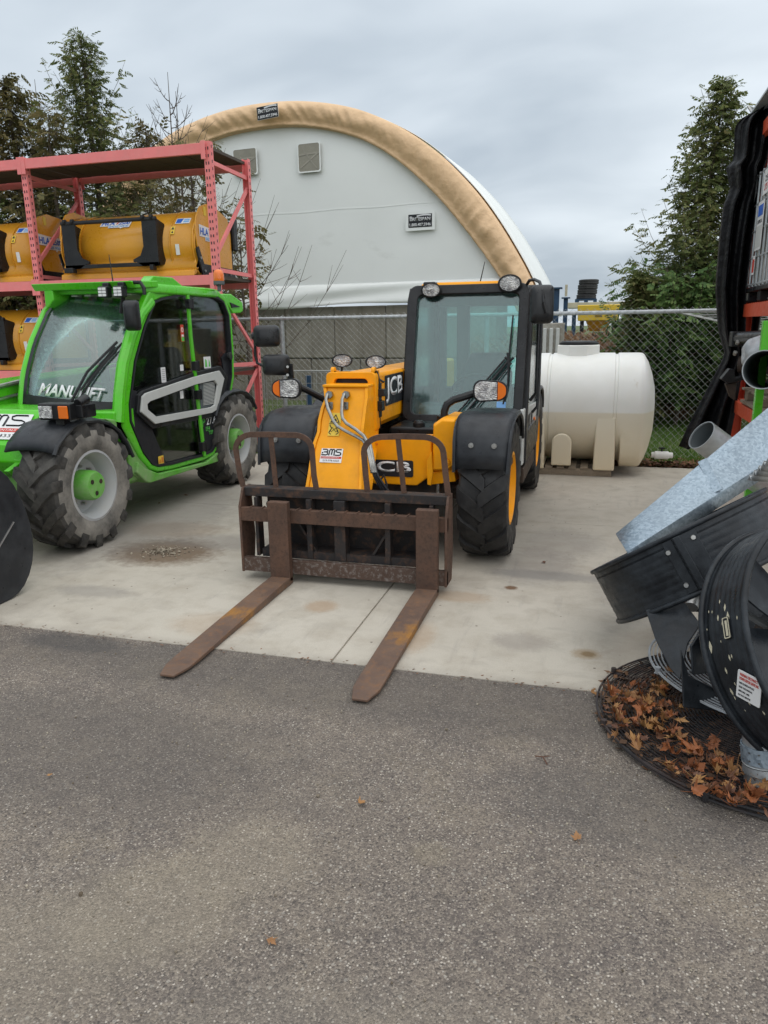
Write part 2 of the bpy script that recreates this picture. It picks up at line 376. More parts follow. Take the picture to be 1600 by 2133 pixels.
# ---------------------------------------------------------------- ground
def spots(t,p,c,lst):
    for x,y,rx,ry,colr,st in lst:
        q=t.n('Mapping',{'Vector':p,'Location':(-x/rx,-y/ry,0),'Scale':(1/rx,1/ry,0)}).outputs[0]
        ln=t.n('VectorMath',{0:q},operation='LENGTH').outputs['Value']
        nn=t.noise(p,9/max(rx,.15),5,.65)
        f=t.math('MULTIPLY',t.rng(t.math('ADD',ln,t.math('MULTIPLY',t.math('SUBTRACT',nn,.5),.7)),.55,1.,1,0),st)
        c=t.mix(f,c,colr)
    return c
def asphalt():
    t=NT('asphalt'); p=t.obj()
    v=t.n('TexVoronoi',{'Vector':p,'Scale':120.}); r=t.n('SeparateColor',{0:v.outputs['Color']}).outputs
    v2=t.n('TexVoronoi',{'Vector':p,'Scale':190.}); r2=t.n('SeparateColor',{0:v2.outputs['Color']}).outputs
    n=t.noise(p,1.3,6,.62); m=t.noise(p,11,6,.7); bl=t.noise(t.n('Mapping',{'Vector':p,'Location':(4,2,0)}).outputs[0],2.6,6,.68)
    c=t.mix(t.rng(n,.34,.66),(.112,.095,.086),(.178,.150,.122))
    c=t.mix(t.rng(bl,.52,.72,0,.6),c,(.235,.198,.145)); c=t.mix(t.rng(bl,.46,.28,0,.5),c,(.080,.070,.068))
    c=t.mix(t.rng(m,.48,.74,0,.6),c,(.085,.074,.068)); c=t.mix(t.rng(m,.46,.26,0,.4),c,(.24,.205,.16))
    c=t.mix(t.math('MULTIPLY',t.rng(r2[0],.45,1.),.7),c,(.30,.262,.215))
    c=t.mix(t.rng(r2[1],.0,.42,.75,0),c,(.048,.043,.041))
    v3=t.n('TexVoronoi',{'Vector':p,'Scale':62.}); r3=t.n('SeparateColor',{0:v3.outputs['Color']}).outputs
    st=t.math('MULTIPLY',t.rng(r[0],.78,.84),t.rng(v.outputs['Distance'],.30,.44,1,0))
    c=t.mix(t.math('MULTIPLY',st,1.),c,t.mix(r[1],(.24,.215,.19),(.46,.425,.37)))
    c=t.mix(1.,c,(1.17,1.14,1.115),'MULTIPLY')
    st3=t.math('MULTIPLY',t.rng(r3[0],.90,.93),t.rng(v3.outputs['Distance'],.24,.40,1,0))
    c=t.mix(t.math('MULTIPLY',st3,.8),c,t.mix(r3[1],(.20,.18,.16),(.42,.385,.33)))
    c=spots(t,p,c,[(-.98,1.80,.26,.22,(.34,.29,.21),.22),(-1.15,1.52,.34,.24,(.34,.29,.21),.28),(-1.42,1.28,.44,.26,(.31,.265,.195),.25),(-1.9,1.1,.5,.3,(.28,.24,.18),.2),(-.2,1.2,.9,.3,(.22,.195,.16),.3),(-.6,2.95,3.2,.35,(.075,.066,.06),.45),(.25,2.35,.6,.3,(.075,.07,.068),.35),(-.42,1.95,.08,.07,(.30,.25,.16),.2),(-1.9,2.2,1.2,.5,(.085,.074,.066),.4),(-2.6,3.05,.4,.12,(.06,.056,.055),.6)])
    h=t.math('ADD',t.math('MULTIPLY',v2.outputs['Distance'],-.5),t.math('MULTIPLY',m,.5))
    return t.out(t.bsdf(Base_Color=c,Roughness=t.rng(m,.3,.7,.62,.85),Normal=t.bump(h,.9,.010)))
def concrete():
    t=NT('pad_concrete'); p=t.obj(); n=t.noise(p,.9,7,.6); m=t.noise(p,5,6,.65); g=t.noise(p,160,3)
    sw=t.noise(t.n('Mapping',{'Vector':p,'Scale':(1.8,2.6,1),'Rotation':(0,0,.6)}).outputs[0],2.2,6,.6,.6)
    c=t.mix(t.rng(n,.32,.68),(.43,.39,.325),(.52,.48,.41))
    c=t.mix(t.rng(m,.45,.75,0,.6),c,(.31,.265,.205)); c=t.mix(t.rng(sw,.52,.70,0,.38),c,(.28,.25,.21)); tw=t.noise(t.n('Mapping',{'Vector':p,'Scale':(9,1.1,1),'Rotation':(0,0,-.2)}).outputs[0],1.4,6,.7); c=t.mix(t.rng(tw,.56,.72,0,.35),c,(.24,.22,.20))
    c=t.mix(t.rng(g,.35,.75,0,.35),c,(.28,.25,.21))
    vo=t.n('TexVoronoi',{'Vector':p,'Scale':16.}); vr=t.n('SeparateColor',{0:vo.outputs['Color']}).outputs[0]
    c=t.mix(t.math('MULTIPLY',t.rng(vr,.86,.9),t.rng(vo.outputs['Distance'],.08,.13,.8,0)),c,(.08,.06,.045))
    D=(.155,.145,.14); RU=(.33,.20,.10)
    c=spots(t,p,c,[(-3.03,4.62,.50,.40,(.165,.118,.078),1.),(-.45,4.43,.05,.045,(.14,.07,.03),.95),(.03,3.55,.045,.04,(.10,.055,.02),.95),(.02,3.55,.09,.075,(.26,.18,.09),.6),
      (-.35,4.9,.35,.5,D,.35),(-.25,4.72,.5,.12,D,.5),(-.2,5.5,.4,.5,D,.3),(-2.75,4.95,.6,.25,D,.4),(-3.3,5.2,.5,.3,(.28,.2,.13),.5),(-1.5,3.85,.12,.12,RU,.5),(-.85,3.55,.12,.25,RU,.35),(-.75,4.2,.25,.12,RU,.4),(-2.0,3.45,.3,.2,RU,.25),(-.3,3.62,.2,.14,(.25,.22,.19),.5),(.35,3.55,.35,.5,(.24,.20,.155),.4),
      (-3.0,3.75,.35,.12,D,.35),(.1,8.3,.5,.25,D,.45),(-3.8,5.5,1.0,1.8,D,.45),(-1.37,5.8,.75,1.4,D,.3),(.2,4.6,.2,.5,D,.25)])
    edge=t.rng(t.n('SeparateXYZ',{0:p}).outputs[1],3.16,3.24,.5,0); c=t.mix(t.math('MULTIPLY',edge,m),c,(.12,.10,.085))
    h=t.math('ADD',t.math('MULTIPLY',g,.25),t.math('ADD',t.math('MULTIPLY',m,.5),t.math('MULTIPLY',sw,.4)))
    return t.out(t.bsdf(Base_Color=c,Roughness=t.rng(n,.3,.7,.65,.85),Normal=t.bump(h,.3,.008)))
M['asphalt']=asphalt(); M['concrete']=concrete()
def soil():
    t=NT('lawn_soil'); p=t.obj(); n=t.noise(p,2,6); m=t.noise(p,40,4)
    c=t.mix(t.rng(n,.35,.65),(.08,.13,.03),(.11,.14,.045)); c=t.mix(t.rng(m,.45,.7,0,.7),c,(.05,.045,.03))
    return t.out(t.bsdf(Base_Color=c,Roughness=.95,Normal=t.bump(m,.6,.02)))
M['soil']=soil()
b=MB(); b.sheet([[(-700,-700,-.03),(700,-700,-.03)],[(-700,700,-.03),(700,700,-.03)]]); tag(b.build('ground',M['soil'],smooth=0),kind='structure')
b=MB(); b.sheet([[(-40,-12,-.006),(30,-12,-.006)],[(-40,3.17,-.006),(30,3.17,-.006)]]); tag(b.build('asphalt_yard',M['asphalt'],smooth=0),kind='structure')
b=MB(); b.box(-22,12,3.168,8.83,-.028,-.012)
xs=[-22,-16.2,-13.2,-10.2,-7.2,-4.19,-1.19,1.81,4.81,12]; ys=[3.16,6.09,8.84]
for i in range(len(xs)-1):
    for j in range(2):
        g=.005
        b.box(xs[i]+g,xs[i+1]-g,ys[j]+(g if j else 0),ys[j+1]-g,-.2,0)
tag(b.build('concrete_pad',M['concrete'],smooth=0,bevel=.004),kind='structure')
# turf beyond the pad
b=MB()
for i in range(16000):
    x=R.uniform(-.3,3.2); y=8.95+R.random()**1.3*5.5
    if i%3==0: x=R.uniform(-9,-.3)
    h=R.uniform(.05,.13); a=R.uniform(0,2*PI); l=R.uniform(0,.6)
    b.leaf((x,y,-.03),(math.cos(a)*l,math.sin(a)*l,1),(math.cos(a+1.6),math.sin(a+1.6),0),h,.012)
tag(b.build('grass',M['grass'],smooth=0),'short green grass growing beyond the concrete pad','grass',kind='stuff')
# grit heap
b=MB()
for i in range(260):
    rr=abs(R.gauss(0,.085)); a=R.uniform(0,2*PI); s=R.uniform(.003,.010)*(1.5 if R.random()<.06 else 1)
    bmesh.ops.create_icosphere(b.b,subdivisions=1,radius=s,matrix=Matrix.Translation((-3.03+rr*1.25*math.cos(a),4.6+rr*math.sin(a),.004+max(0,.022-.12*rr)*R.random()))@Matrix.Rotation(R.random()*3,4,'X')@Matrix.Diagonal((1,R.uniform(.6,1.2),R.uniform(.4,.8),1)))
gm=NT('grit'); rr_=gm.n('NewGeometry').outputs['Random Per Island']; M['grit']=gm.out(gm.bsdf(Base_Color=gm.mix(rr_,(.10,.075,.05),(.42,.37,.29)),Roughness=.9))
tag(b.build('grit_heap',M['grit'],smooth=0),'small heap of sandy grit on a brown stain on the concrete','grit',kind='stuff')

b=MB()
for i in range(1300):
    x=R.uniform(-3,2.2); y=R.uniform(.75,3.1); s=R.uniform(.0015,.0045)*(2 if R.random()<.04 else 1)
    bmesh.ops.create_icosphere(b.b,subdivisions=1,radius=s,matrix=Matrix.Translation((x,y,-.005+s*.5))@Matrix.Rotation(R.random()*3,4,'X')@Matrix.Diagonal((1,R.uniform(.6,1.3),.7,1)))
tag(b.build('loose_grit',M['grit'],smooth=0),'loose grit and tiny stones scattered over the asphalt','grit',kind='stuff')
# ---------------------------------------------------------------- fabric building
BA=rad(4.7); BO=V((-6.03,16,0)); BE=V((math.cos(BA),-math.sin(BA),0)); BN=V((math.sin(BA),math.cos(BA),0))
def bp(s,z,d=0): return BO+BE*s+BN*d+V((0,0,z))
AP=-1.15
OUT=[(0,6.24),(1.05,6.17),(2.13,5.93),(3.06,5.52),(3.77,5.06),(4.37,4.51),(4.87,3.94),(5.36,3.24),(5.82,2.45),(6.08,1.75)]
INN=[(0,5.78),(1.03,5.71),(2.11,5.42),(2.95,4.96),(3.77,4.27),(4.38,3.61),(4.88,2.99),(5.29,2.42),(5.62,1.8)]
def arc(pts,n):
    L=[V((-a,z)) for a,z in pts[:0:-1]]+[V(p) for p in pts]
    # catmull smoothing
    ds=[0]
    for a,b in zip(L,L[1:]): ds.append(ds[-1]+(b-a).length)
    o=[]
    for k in range(n+1):
        t=ds[-1]*k/n; i=max(j for j in range(len(L)-1) if ds[j]<=t+1e-9); u=(t-ds[i])/(ds[i+1]-ds[i])
        p0,p1,p2,p3=L[max(i-1,0)],L[i],L[i+1],L[min(i+2,len(L)-1)]
        o.append(.5*((2*p1)+(p2-p0)*u+(2*p0-5*p1+4*p2-p3)*u*u+(3*p1-p0-3*p2+p3)*u**3))
    return [(AP+p.x,p.y) for p in o]
bld=thing('fabric_building',bp(AP,0,6),'large white fabric arch building with tan edge trim behind the fence','building')
NA=150; oa=arc(OUT,NA); ia=arc(INN,NA)
b=MB()
for j in range(1):
    g=[]
    for k in range(NA+1):
        s,z=ia[k]; row=[]
        lo=2.42
        for m_ in range(16):
            zz=lo+(max(z+.12,lo)-lo)*m_/15
            row.append(bp(s,zz,.05+.03*mnoise.noise(V((s*.7,zz*.7,3)))))
        g.append(row)
    b.sheet(g)
b.build('end_wall',M['whitefab'],bld)
for z,sa,sb in ((4.05,-5.2,3.2),):
    b=MB(); b.bar([bp(sa+(sb-sa)*i/30,z+.01*math.sin(i),.05+.03*mnoise.noise(V(((sa+(sb-sa)*i/30)*.7,z*.7,3)))-.002) for i in range(31)],.022,.006,up=-BN); b.build('weld_seam',M['whitefab'],bld,smooth=0)
b=MB(); g=[]
for k in range(91):
    s=AP-5.75+11.4*k/90; row=[]
    for m_ in range(9):
        u=m_/8; bot=2.02+.025*math.sin(s*1.9)+.02*(s+2)
        z=2.52+(bot-2.52)*u
        f=.10*u**.6+.05*u*mnoise.noise(V((s*.9,z*3,9)))+.035*math.sin(s*1.3+u*5)*(1-u)*4*u
        row.append(bp(s,z,-.02-f))
    g.append(row)
b.sheet(g); b.build('skirt_flap',M['whitefab'],bld,solid=.006)
b=MB(); g=[]
for k in range(NA*3+1):
    u=k/3; i=min(int(u),NA-1); t=u-i
    so_,zo=[oa[i][q]*(1-t)+oa[i+1][q]*t for q in (0,1)]; si,zi=[ia[i][q]*(1-t)+ia[i+1][q]*t for q in (0,1)]
    row=[]
    for m_ in range(13):
        w=m_/12; s=so_+(si-so_)*w; z=zo+(zi-zo)*w
        wr=mnoise.noise(V((k*.07+w*1.6,w*.9,1)))*.35+abs(mnoise.noise(V((k*.16-w*1.4,w*.8,5))))*.9-.2
        d=-.10-.10*math.sin(PI*min(1,w*1.15+.05))+.08*wr*math.sin(PI*min(1,w+.05))
        row.append(bp(s,z+.02*wr*(w>.9),d))
    row=[bp(so_,zo,.6)]+row+[bp(si,zi-.01,.06)]
    g.append(row)
b.sheet(g); b.build('edge_trim',M['tanfab'],bld,smooth=180)
b=MB(); b.sheet([[bp(AP+(s-AP)*1.006,z+.02,d) for s,z in oa] for d in (.2,.8,1.4,2.0,2.6)]); b.build('roof_cover',M['whitefab'],bld,solid=.01,smooth=180)
def brect(u0,v0,u1,v1):
    def pl(u,v):
        d=CF+CR*((u-CXP)/FPX)+CU*((CYP-v)/FPX); t=(BO-V((0,0,EYE))).dot(BN)/d.dot(BN); p=V((0,0,EYE))+d*t-BO
        return p.dot(BE),p.z
    a=pl(u0,v0); c=pl(u1,v1); return a[0],c[0],c[1],a[1]
for (s0,s1,z0,z1) in (brect(622,301,669,356),brect(487,313,538,362)):
    m=frame(bp((s0+s1)/2,(z0+z1)/2,-.03),BE,(0,0,1)); w,h=s1-s0,z1-z0
    b=MB(); b.plate(rrect(w,h,.04),m,0,.012); wn=b.build('window',M['window_pvc'],bld,smooth=0)
    b=MB(); b.ringplate(rrect(w+.03,h+.03,.045),rrect(w-.02,h-.02,.04),m,0,.016); b.build('frame',M['whitefab'],wn,smooth=0)
    b=MB(); b.bar([m@V((-w*.4,-h*.35,.016)),m@V((w*.45,h*.15,.016))],.03,.006,up=-BN); b.bar([m@V((-w*.2,h*.2,.016)),m@V((w*.35,-h*.4,.016))],.02,.006,up=-BN); b.bar([m@V((-w*.48,h*.1,.016)),m@V((w*.48,h*.14,.016))],.03,.006,up=-BN)
    b.build('brace',M['brace'],wn,smooth=0)
def britespan(s0,s1,z0,z1,d,sk=0.,mg=.06):
    w,h=s1-s0,z1-z0; X=(BE+V((0,0,sk))).normalized(); m=frame(bp(s0+w/2,z0+h/2,d),X,(0,0,1))
    b=MB(); b.plate([(-w/2-mg,-h/2-mg),(w/2+mg,-h/2-mg),(w/2+mg,h/2+mg),(-w/2-mg,h/2+mg)],m,0,.006); sg=b.build('sign',M['whitefab'],bld,smooth=0)
    b=MB(); b.plate([(-w/2,-h/2),(w/2,-h/2),(w/2,h/2),(-w/2,h/2)],m,.007,.011); b.build('panel',M['ink'],sg,smooth=0)
    up=m.to_3x3()@V((0,1,0))
    t1=text('B',m@V((-w*.44,0,.012)),X,up,h*.34,M['letter'],sg,bold=.02)
    text('RITESPAN',m@V((-w*.33,0,.012)),X,up,h*.26,M['letter'],sg,w=w*.76,bold=.02)
    text('1.800.407.5946',m@V((-w*.45,-h*.42,.012)),X,up,h*.24,M['letter'],sg,w=w*.9,bold=.025)
    b=MB(); pts=[m@V((-w*.14+w*.6*t,h*(.27+.16*math.sin(PI*(.15+.6*t))),.013)) for t in [i/10 for i in range(11)]]; b.bar(pts,.028,.004,up=-BN); b.build('swoosh',M['letter'],sg,smooth=0)
britespan(*brect(852,448,901,472),-.03)
a_=brect(553,232,597,253); britespan(a_[0],a_[1],a_[2],a_[3],-.36,.06,.004)
# ---------------------------------------------------------------- cast concrete blocks under the building
def block_proto():
    b=MB(); b.box(-.607,.607,-.55,.55,0,1.122)
    b2=MB()
    o=b.build('concrete_block',M['block'],None,bevel=.03,smooth=40); return o
blk=block_proto()
b=MB(); b.cyl((.0,-.558,.86),(.0,-.52,.86),.035,n=10); hole=b.build('lifting_hole',M['ink'],blk,smooth=0)
n_=0
for r_ in range(2):
    for k in range(-9,4):
        s=1.22*k-.28+(.0 if r_ else -.61)
        if s>5.6 or (r_ and s<-8.5): continue
        loc=bp(s,-.2+1.13*r_,.62+R.uniform(-.03,.03)); rz=-BA+R.uniform(-.012,.012)
        lab='grey cast concrete block, %s row of the wall under the white building'%('upper' if r_ else 'lower')
        if n_==0: blk.location=loc; blk.rotation_euler=(0,0,rz); tag(blk,lab,'concrete block','cast blocks of the building wall'); 
        else: dup(blk,loc,(0,0,rz),lab)
        n_+=1
# ribbed precast panel at the right end of the wall
b=MB(); c0=px(1118,745,y=12.4); 
rp=thing('ribbed_block',(-.72,11.2,0),'tall ribbed grey precast block standing beside the blue posts','concrete block')
b.box(-.98,-.50,11.0,11.6,-.05,1.62); b.build('core',M['block'],rp,bevel=.02)
b=MB()
for i in range(5): b.box(-.95+i*.09,-.90+i*.09,10.96,11.0,.0,1.55)
b.build('ribs',M['greytrim'],rp,bevel=.01)
# ---------------------------------------------------------------- chain link fence
FY=9.42
fn=thing('chain_link_fence',(-2,FY,0),'galvanized chain link fence with a round top rail behind the concrete pad','fence')
b=MB(); FX0,FX1=-13.,4.2; TOP=1.725
b.tube([(FX0,FY,TOP),(FX1,FY,TOP)],.024,10); rl=b.build('top_rail',M['galvpipe'],fn)
b=MB()
for x in [-12.5,-9.8,-7.0,-4.1,-1.35,1.62,4.1]:
    b=MB(); b.cyl((x,FY+.035,-.05),(x,FY+.035,1.70),.03,n=12); b.cyl((x,FY+.035,1.70),(x,FY+.03,1.76),.036,.012,n=12); b.build('post',M['galvpipe'],fn)
    b=MB(); b.tube([(x+.03*math.cos(a),FY+.035+.045*math.sin(a),1.60) for a in [2*PI*i/10 for i in range(10)]],.006,4,closed=True)
b=MB(); hw=.0415; r_=.0021
for i in range(int((FX1-FX0)/hw)):
    x0=FX0+i*hw; z=.03; k=0; pts=[]
    while z<1.80:
        sd=1 if (k+i)%2 else -1
        pts.append((x0+sd*hw*.54,FY-.028+.003*sd,z+R.uniform(-.002,.002))); z+=hw; k+=1
    b.tube(pts,r_,3)
b.build('wire_mesh',M['wire'],fn,smooth=0)
# ---------------------------------------------------------------- pink pallet rack
RY0,RY1,RZ=8.05,9.06,3.62; RX=[-4.29,-6.74,-9.19]
rk=thing('pallet_rack',(-6.7,8.55,0),'tall faded pink pallet rack with three deck levels behind the green machine','rack')
def upright(x):
    p=None
    for y,sg in ((RY0,-1),(RY1,1)):
        b=MB(); w=.038
        # open C section: front web and two side flanges
        b.box(x-w,x+w,y-.004 if sg<0 else y-.004,y+.004,0,RZ)
        for q in (-1,1): b.box(x+q*w-.002,x+q*w+.002,y+(.0045 if sg<0 else -.070),y+(.070 if sg<0 else -.0045),0,RZ)
        b.box(x-.07,x+.07,y-.06,y+.06,.0,.012)
        b.split=len(b.b.faces); z=.12
        while z<RZ-.05:
            for q in (-.016,.016): b.box(x+q-.006,x+q+.006,y+sg*.0055-.001,y+sg*.0055+.001,z-.018,z+.012)  # small dark plates stand in for the shade of punched holes
            for q in (-1,1): b.cbox((x+q*(w+.003),y-sg*.032,z+.02),(.002,.014,.030))
            z+=.0762
        b.build('post',[M['pink'],M['ink']],rk,smooth=0)
    zs=[(.25,.25),(2.27,2.25),(3.42,3.40),(1.18,1.16)]
    for a,c in zs:
        b=MB(); b.bar([(x,RY0+.03,a),(x,RY1-.03,c)],.028,.045); b.build('strut',M['pink'],rk,smooth=0)
    for (ya,za,yb,zb) in ((RY1-.04,3.28,RY0+.05,2.42),(RY0+.05,2.05,RY1-.04,1.30),(RY1-.04,1.08,RY0+.05,.35)):
        b=MB(); b.bar([(x,ya,za),(x,yb,zb)],.028,.042); b.build('diagonal_brace',M['pink'],rk,smooth=0)
for x in RX: upright(x)
for i in range(2):
    for zt in (3.60,2.21,1.12):
        for y in (RY0-.01,RY1+.01):
            b=MB(); xa,xb=RX[i+1]+.045,RX[i]-.045
            b.box(xa,xb,y-.022,y+.022,zt-.11,zt); 
            for q in (xa,xb): b.box(q-.012 if q==xb else q-.044,q+.044 if q==xb else q+.012,y-.03 if y<8.5 else y+.024,y-.024 if y<8.5 else y+.03,zt-.17,zt+.02)
            b.build('beam',M['pink'],rk,bevel=.006)
        b=MB(); n=11; wd=(RX[i]-RX[i+1]-.03)/n
        for k in range(n):
            a=RX[i+1]+.015+k*wd; b.box(a+.004,a+wd-.004,RY0+.03,RY1-.03,zt-.0375+R.uniform(-.004,.004),zt-.005+R.uniform(-.003,.003))
        b.build('deck_boards',M['deck'],rk,smooth=0)
# ---------------------------------------------------------------- snow pushers on the rack
def pusher(loc):
    # local: x along blade 0..1.75, y towards the back, z up
    r=thing('snow_pusher',(0,0,0),'','snow pusher','yellow snow pushers on the rack')
    L=1.83
    def prof(o=0.,n=18):
        p=[(.52,.02),(.10,.02),(.02,.10)]
        for i in range(n+1):
            a=rad(205-125*i/n); p.append((.50+(.46+o)*math.cos(a),.36+(.40+o)*math.sin(a)))
        return p
    b=MB(); P=prof(); Q=[(y+.022 if y<.4 else y,z-.0) for y,z in P]
    b.loft([[(0,y,z) for y,z in P],[(L,y,z) for y,z in P]],caps=False,closed=False); b.build('moldboard',M['yellow2'],r,solid=.016,smooth=40,offs=0)
    for x in (.0,.13,.26,1.50,L-.03):
        b=MB(); o=prof(.022); i_=prof(.004)
        b.ringplate([(y,z) for y,z in o]+[(.60,.36)],[(y+.03,z+.02) for y,z in i_]+[(.6,.36)],frame((x,0,0),(0,1,0),(0,0,1)),0,.014)
        b.build('rib',M['yellow2'],r,bevel=.003)
    for x in (-.016,L):
        b=MB(); E=[(.16,.16),(.07,.30),(.04,.50),(.08,.66),(.18,.78),(.34,.83),(.62,.80),(.86,.72),(.92,.55),(.92,.10),(.60,.04),(.30,.04)]
        b.prism([(x,y,z) for y,z in E],(.016,0,0)); ep=b.build('end_plate',M['yellow2'],r,bevel=.004)
        b=MB(); E=[(.0,.30),(.06,.33),(.16,.14),(.92,.12),(.97,.0),(.12,.0)]; b.prism([(x+(.018 if x>0 else -.018),y,z) for y,z in E],(.02,0,0)); sh=b.build('skid_shoe',M['black'],r,bevel=.004)
        b=MB()
        for y,z in ((.08,.2),(.16,.06),(.34,.06),(.55,.06),(.8,.06)): b.cyl((x+(.03 if x>0 else -.02),y,z),(x+(.05 if x>0 else -.04),y,z),.016,n=8)
        b.build('bolts',M['steel'],sh)
    b=MB(); b.prism([(0,.93,.02),(0,.97,.02),(0,1.0,.62),(0,.96,.62)],(L,0,0)); b.build('rubber_edge',M['plastic'],r)
    b=MB(); b.box(L+.005,L+.05,.94,1.06,.35,.75); b.build('rubber_corner',M['plastic'],r,bevel=.02)
    b=MB(); b.prism([(0,.02,.02),(0,.10,.10),(0,-.02,.06),(0,-.03,.0)],(L,0,0)); b.build('lower_lip',M['yellow2'],r,bevel=.004)
    # coupler frame
    x0,x1=.12,1.41; F=-.085
    for q,s in ((x0,1),(x1,-1)):
        b=MB(); A=[(0,0),(.22,0),(.30,.05),(.34,.05),(.34,.08),(.24,.12),(.19,.22),(.19,.52),(0,.52)]
        b.prism([(q+s*a,F,.12+z) for a,z in A],(0,.03,0)); b.build('coupler_plate',M['black'],r,bevel=.004)
        for dx in (0,.12):
            b=MB(); b.prism([(q+s*dx,F+.03,.12),(q+s*dx,.14,.16),(q+s*dx,.10,.60),(q+s*dx,F+.03,.64)],(s*.016,0,0)); b.build('coupler_gusset',M['black'],r,bevel=.003)
        for dx in (.04,.15):
            b=MB(); b.cyl((q+s*dx,F+.0,.655),(q+s*dx+s*.03,F+.0,.655),.03,n=10); b.build('hook',M['black'],r)
        b=MB(); b.box(q+s*.03-.02,q+s*.12+.02,F-.05,F+.03,.07,.13); b.build('latch',M['black'],r,bevel=.008)
    b=MB(); b.cyl((x0,F+.01,.64),(x1,F+.01,.64),.024,n=10); b.build('coupler_bar',M['black'],r)
    b=MB(); b.box(x0,x1,F,F+.04,.12,.165); b.build('coupler_bar',M['black'],r,bevel=.004)
    # decals
    def stick(o,xd,yd,w,h,big):
        m=frame(o,xd,yd); b=MB()
        sh=[(-w/2,-h*.28),(-w*.2,-h*.28),(-w*.2,-h*.5),(w*.18,-h*.5),(w*.24,-h*.62),(w*.3,-h*.5),(w/2,-h*.5),(w/2,h*.3),(w*.3,h*.3),(w*.2,h*.55),(w*.1,h*.3),(-w/2,h*.42)] if big else rrect(w,h,.005,1)
        b.plate(sh,m,.002,.004); s=b.build('decal',M['white'],r,smooth=0); xx=m.to_3x3()@V((1,0,0)); yy=m.to_3x3()@V((0,1,0))
        if big:
            text('HLA',m@V((-w*.46,-h*.18,.005)),xx,yy,h*.42,M['blueink'],s,w=w*.44,bold=.03)
            text('2500',m@V((w*.1,-h*.18,.005)),xx,yy,h*.36,M['blueink'],s,w=w*.36,bold=.03)
            text('SNOW WING',m@V((-w*.18,-h*.46,.005)),xx,yy,h*.2,M['sky_ink'],s,w=w*.64,bold=.03)
            b=MB(); b.plate([(-w*.0,h*.25),(w*.06,h*.05),(w*.02,h*.05),(w*.04,-h*.2),(w*.1,h*.12),(w*.06,h*.12),(w*.12,h*.3)],m,.005,.006); b.build('bolt_mark',M['redink'],s,smooth=0)
        else:
            b=MB(); b.plate([(-w*.45,-h*.4),(-w*.1,-h*.4),(-w*.0,h*.4),(-w*.45,h*.4)],m,.0045,.0055); b.build('mark',M['blueink'],s,smooth=0)
            b=MB(); b.plate([(w*.05,-h*.3),(w*.42,-h*.3),(w*.42,-h*.05),(w*.05,-h*.05)],m,.0045,.0055); b.plate([(w*.05,h*.05),(w*.42,h*.05),(w*.42,h*.3),(w*.05,h*.3)],m,.0045,.0055); b.build('mark',M['sky_ink'],s,smooth=0)
    def on(ang): a=rad(ang); return (.50+.48*math.cos(a),.36+.42*math.sin(a)),(-math.sin(a)*-1,math.cos(a)*-1)
    def st(x,ang,w,h,big):
        a=rad(ang); y,z=.50+.468*math.cos(a),.36+.41*math.sin(a); yd=V((0,.46*math.sin(a),-.40*math.cos(a)))
        stick((x,y,z),(1,0,0),yd,w,h,big)
    st(.72,137,.42,.16,True); st(1.64,140,.19,.09,False)
    stick((L+.018,.34,.50),(0,1,0),(0,0,1),.44,.19,True)
    for x,ang in ((1.56,158),):
        a=rad(ang); m=frame((x-.02,.50+.475*math.cos(a),.36+.415*math.sin(a)),(1,0,0),(0,.46*math.sin(a),-.40*math.cos(a)))
        b=MB(); b.plate(rrect(.055,.10,.004,1),m,.002,.004); s=b.build('warning_decal',M['warn'],r,smooth=0)
        b=MB(); b.plate([(-.02,.01),(.02,.01),(0,.045)],m,.0045,.0055); b.plate([(-.015,-.035),(.015,-.035),(.0,-.005)],m,.0045,.0055); b.build('mark',M['ink'],s,smooth=0)
    m=frame((L+.018,.28,.74),(0,1,0),(0,0,1)); b=MB(); b.plate(rrect(.05,.10,.004,1),m,.0,.003); b.build('warning_decal',M['warn'],r,smooth=0)
    m=frame((1.60,.035,.30),(1,0,0),(0,-.12,1)); b=MB(); b.plate(rrect(.05,.12,.004,1),m,.0,.004); b.build('decal',M['white'],r,smooth=0)
    r.location=loc; return r
p0=pusher((-6.41,8.12,2.215)); p0['label']='yellow snow pusher in the right bay of the pink rack, whole in view'
dup(p0,(-8.66,8.12,2.215),None,'yellow snow pusher on the upper deck in the left bay of the pink rack')
dup(p0,(-8.70,8.10,1.125),None,'yellow snow pusher on the lower deck in the left bay of the pink rack')
# yellow auger drive on the low shelf seen through the cab door glass
ad=thing('auger_drive',(-5.0,8.5,1.12),'small yellow auger drive with a brown coil spring on the pink rack','machine part')
b=MB(); b.box(-5.35,-4.80,8.35,8.65,1.13,1.30); b.prism([(-5.25,8.36,1.30),(-4.9,8.36,1.30),(-5.0,8.36,1.46),(-5.2,8.36,1.46)],(0,.28,0)); b.build('housing',M['warn'],ad,bevel=.02)
b=MB(); b.cyl((-5.1,8.5,1.45),(-5.1,8.5,1.56),.09,n=14); b.cyl((-5.1,8.5,1.55),(-5.1,8.5,1.60),.12,n=14); b.build('hub',M['warn'],ad)
b=MB(); b.tube([(-4.98+.006*i*.9,8.5+.05*math.cos(i*.7),1.52+.05*math.sin(i*.7)) for i in range(80)],.012,5); b.build('spring',M['rust'],ad)
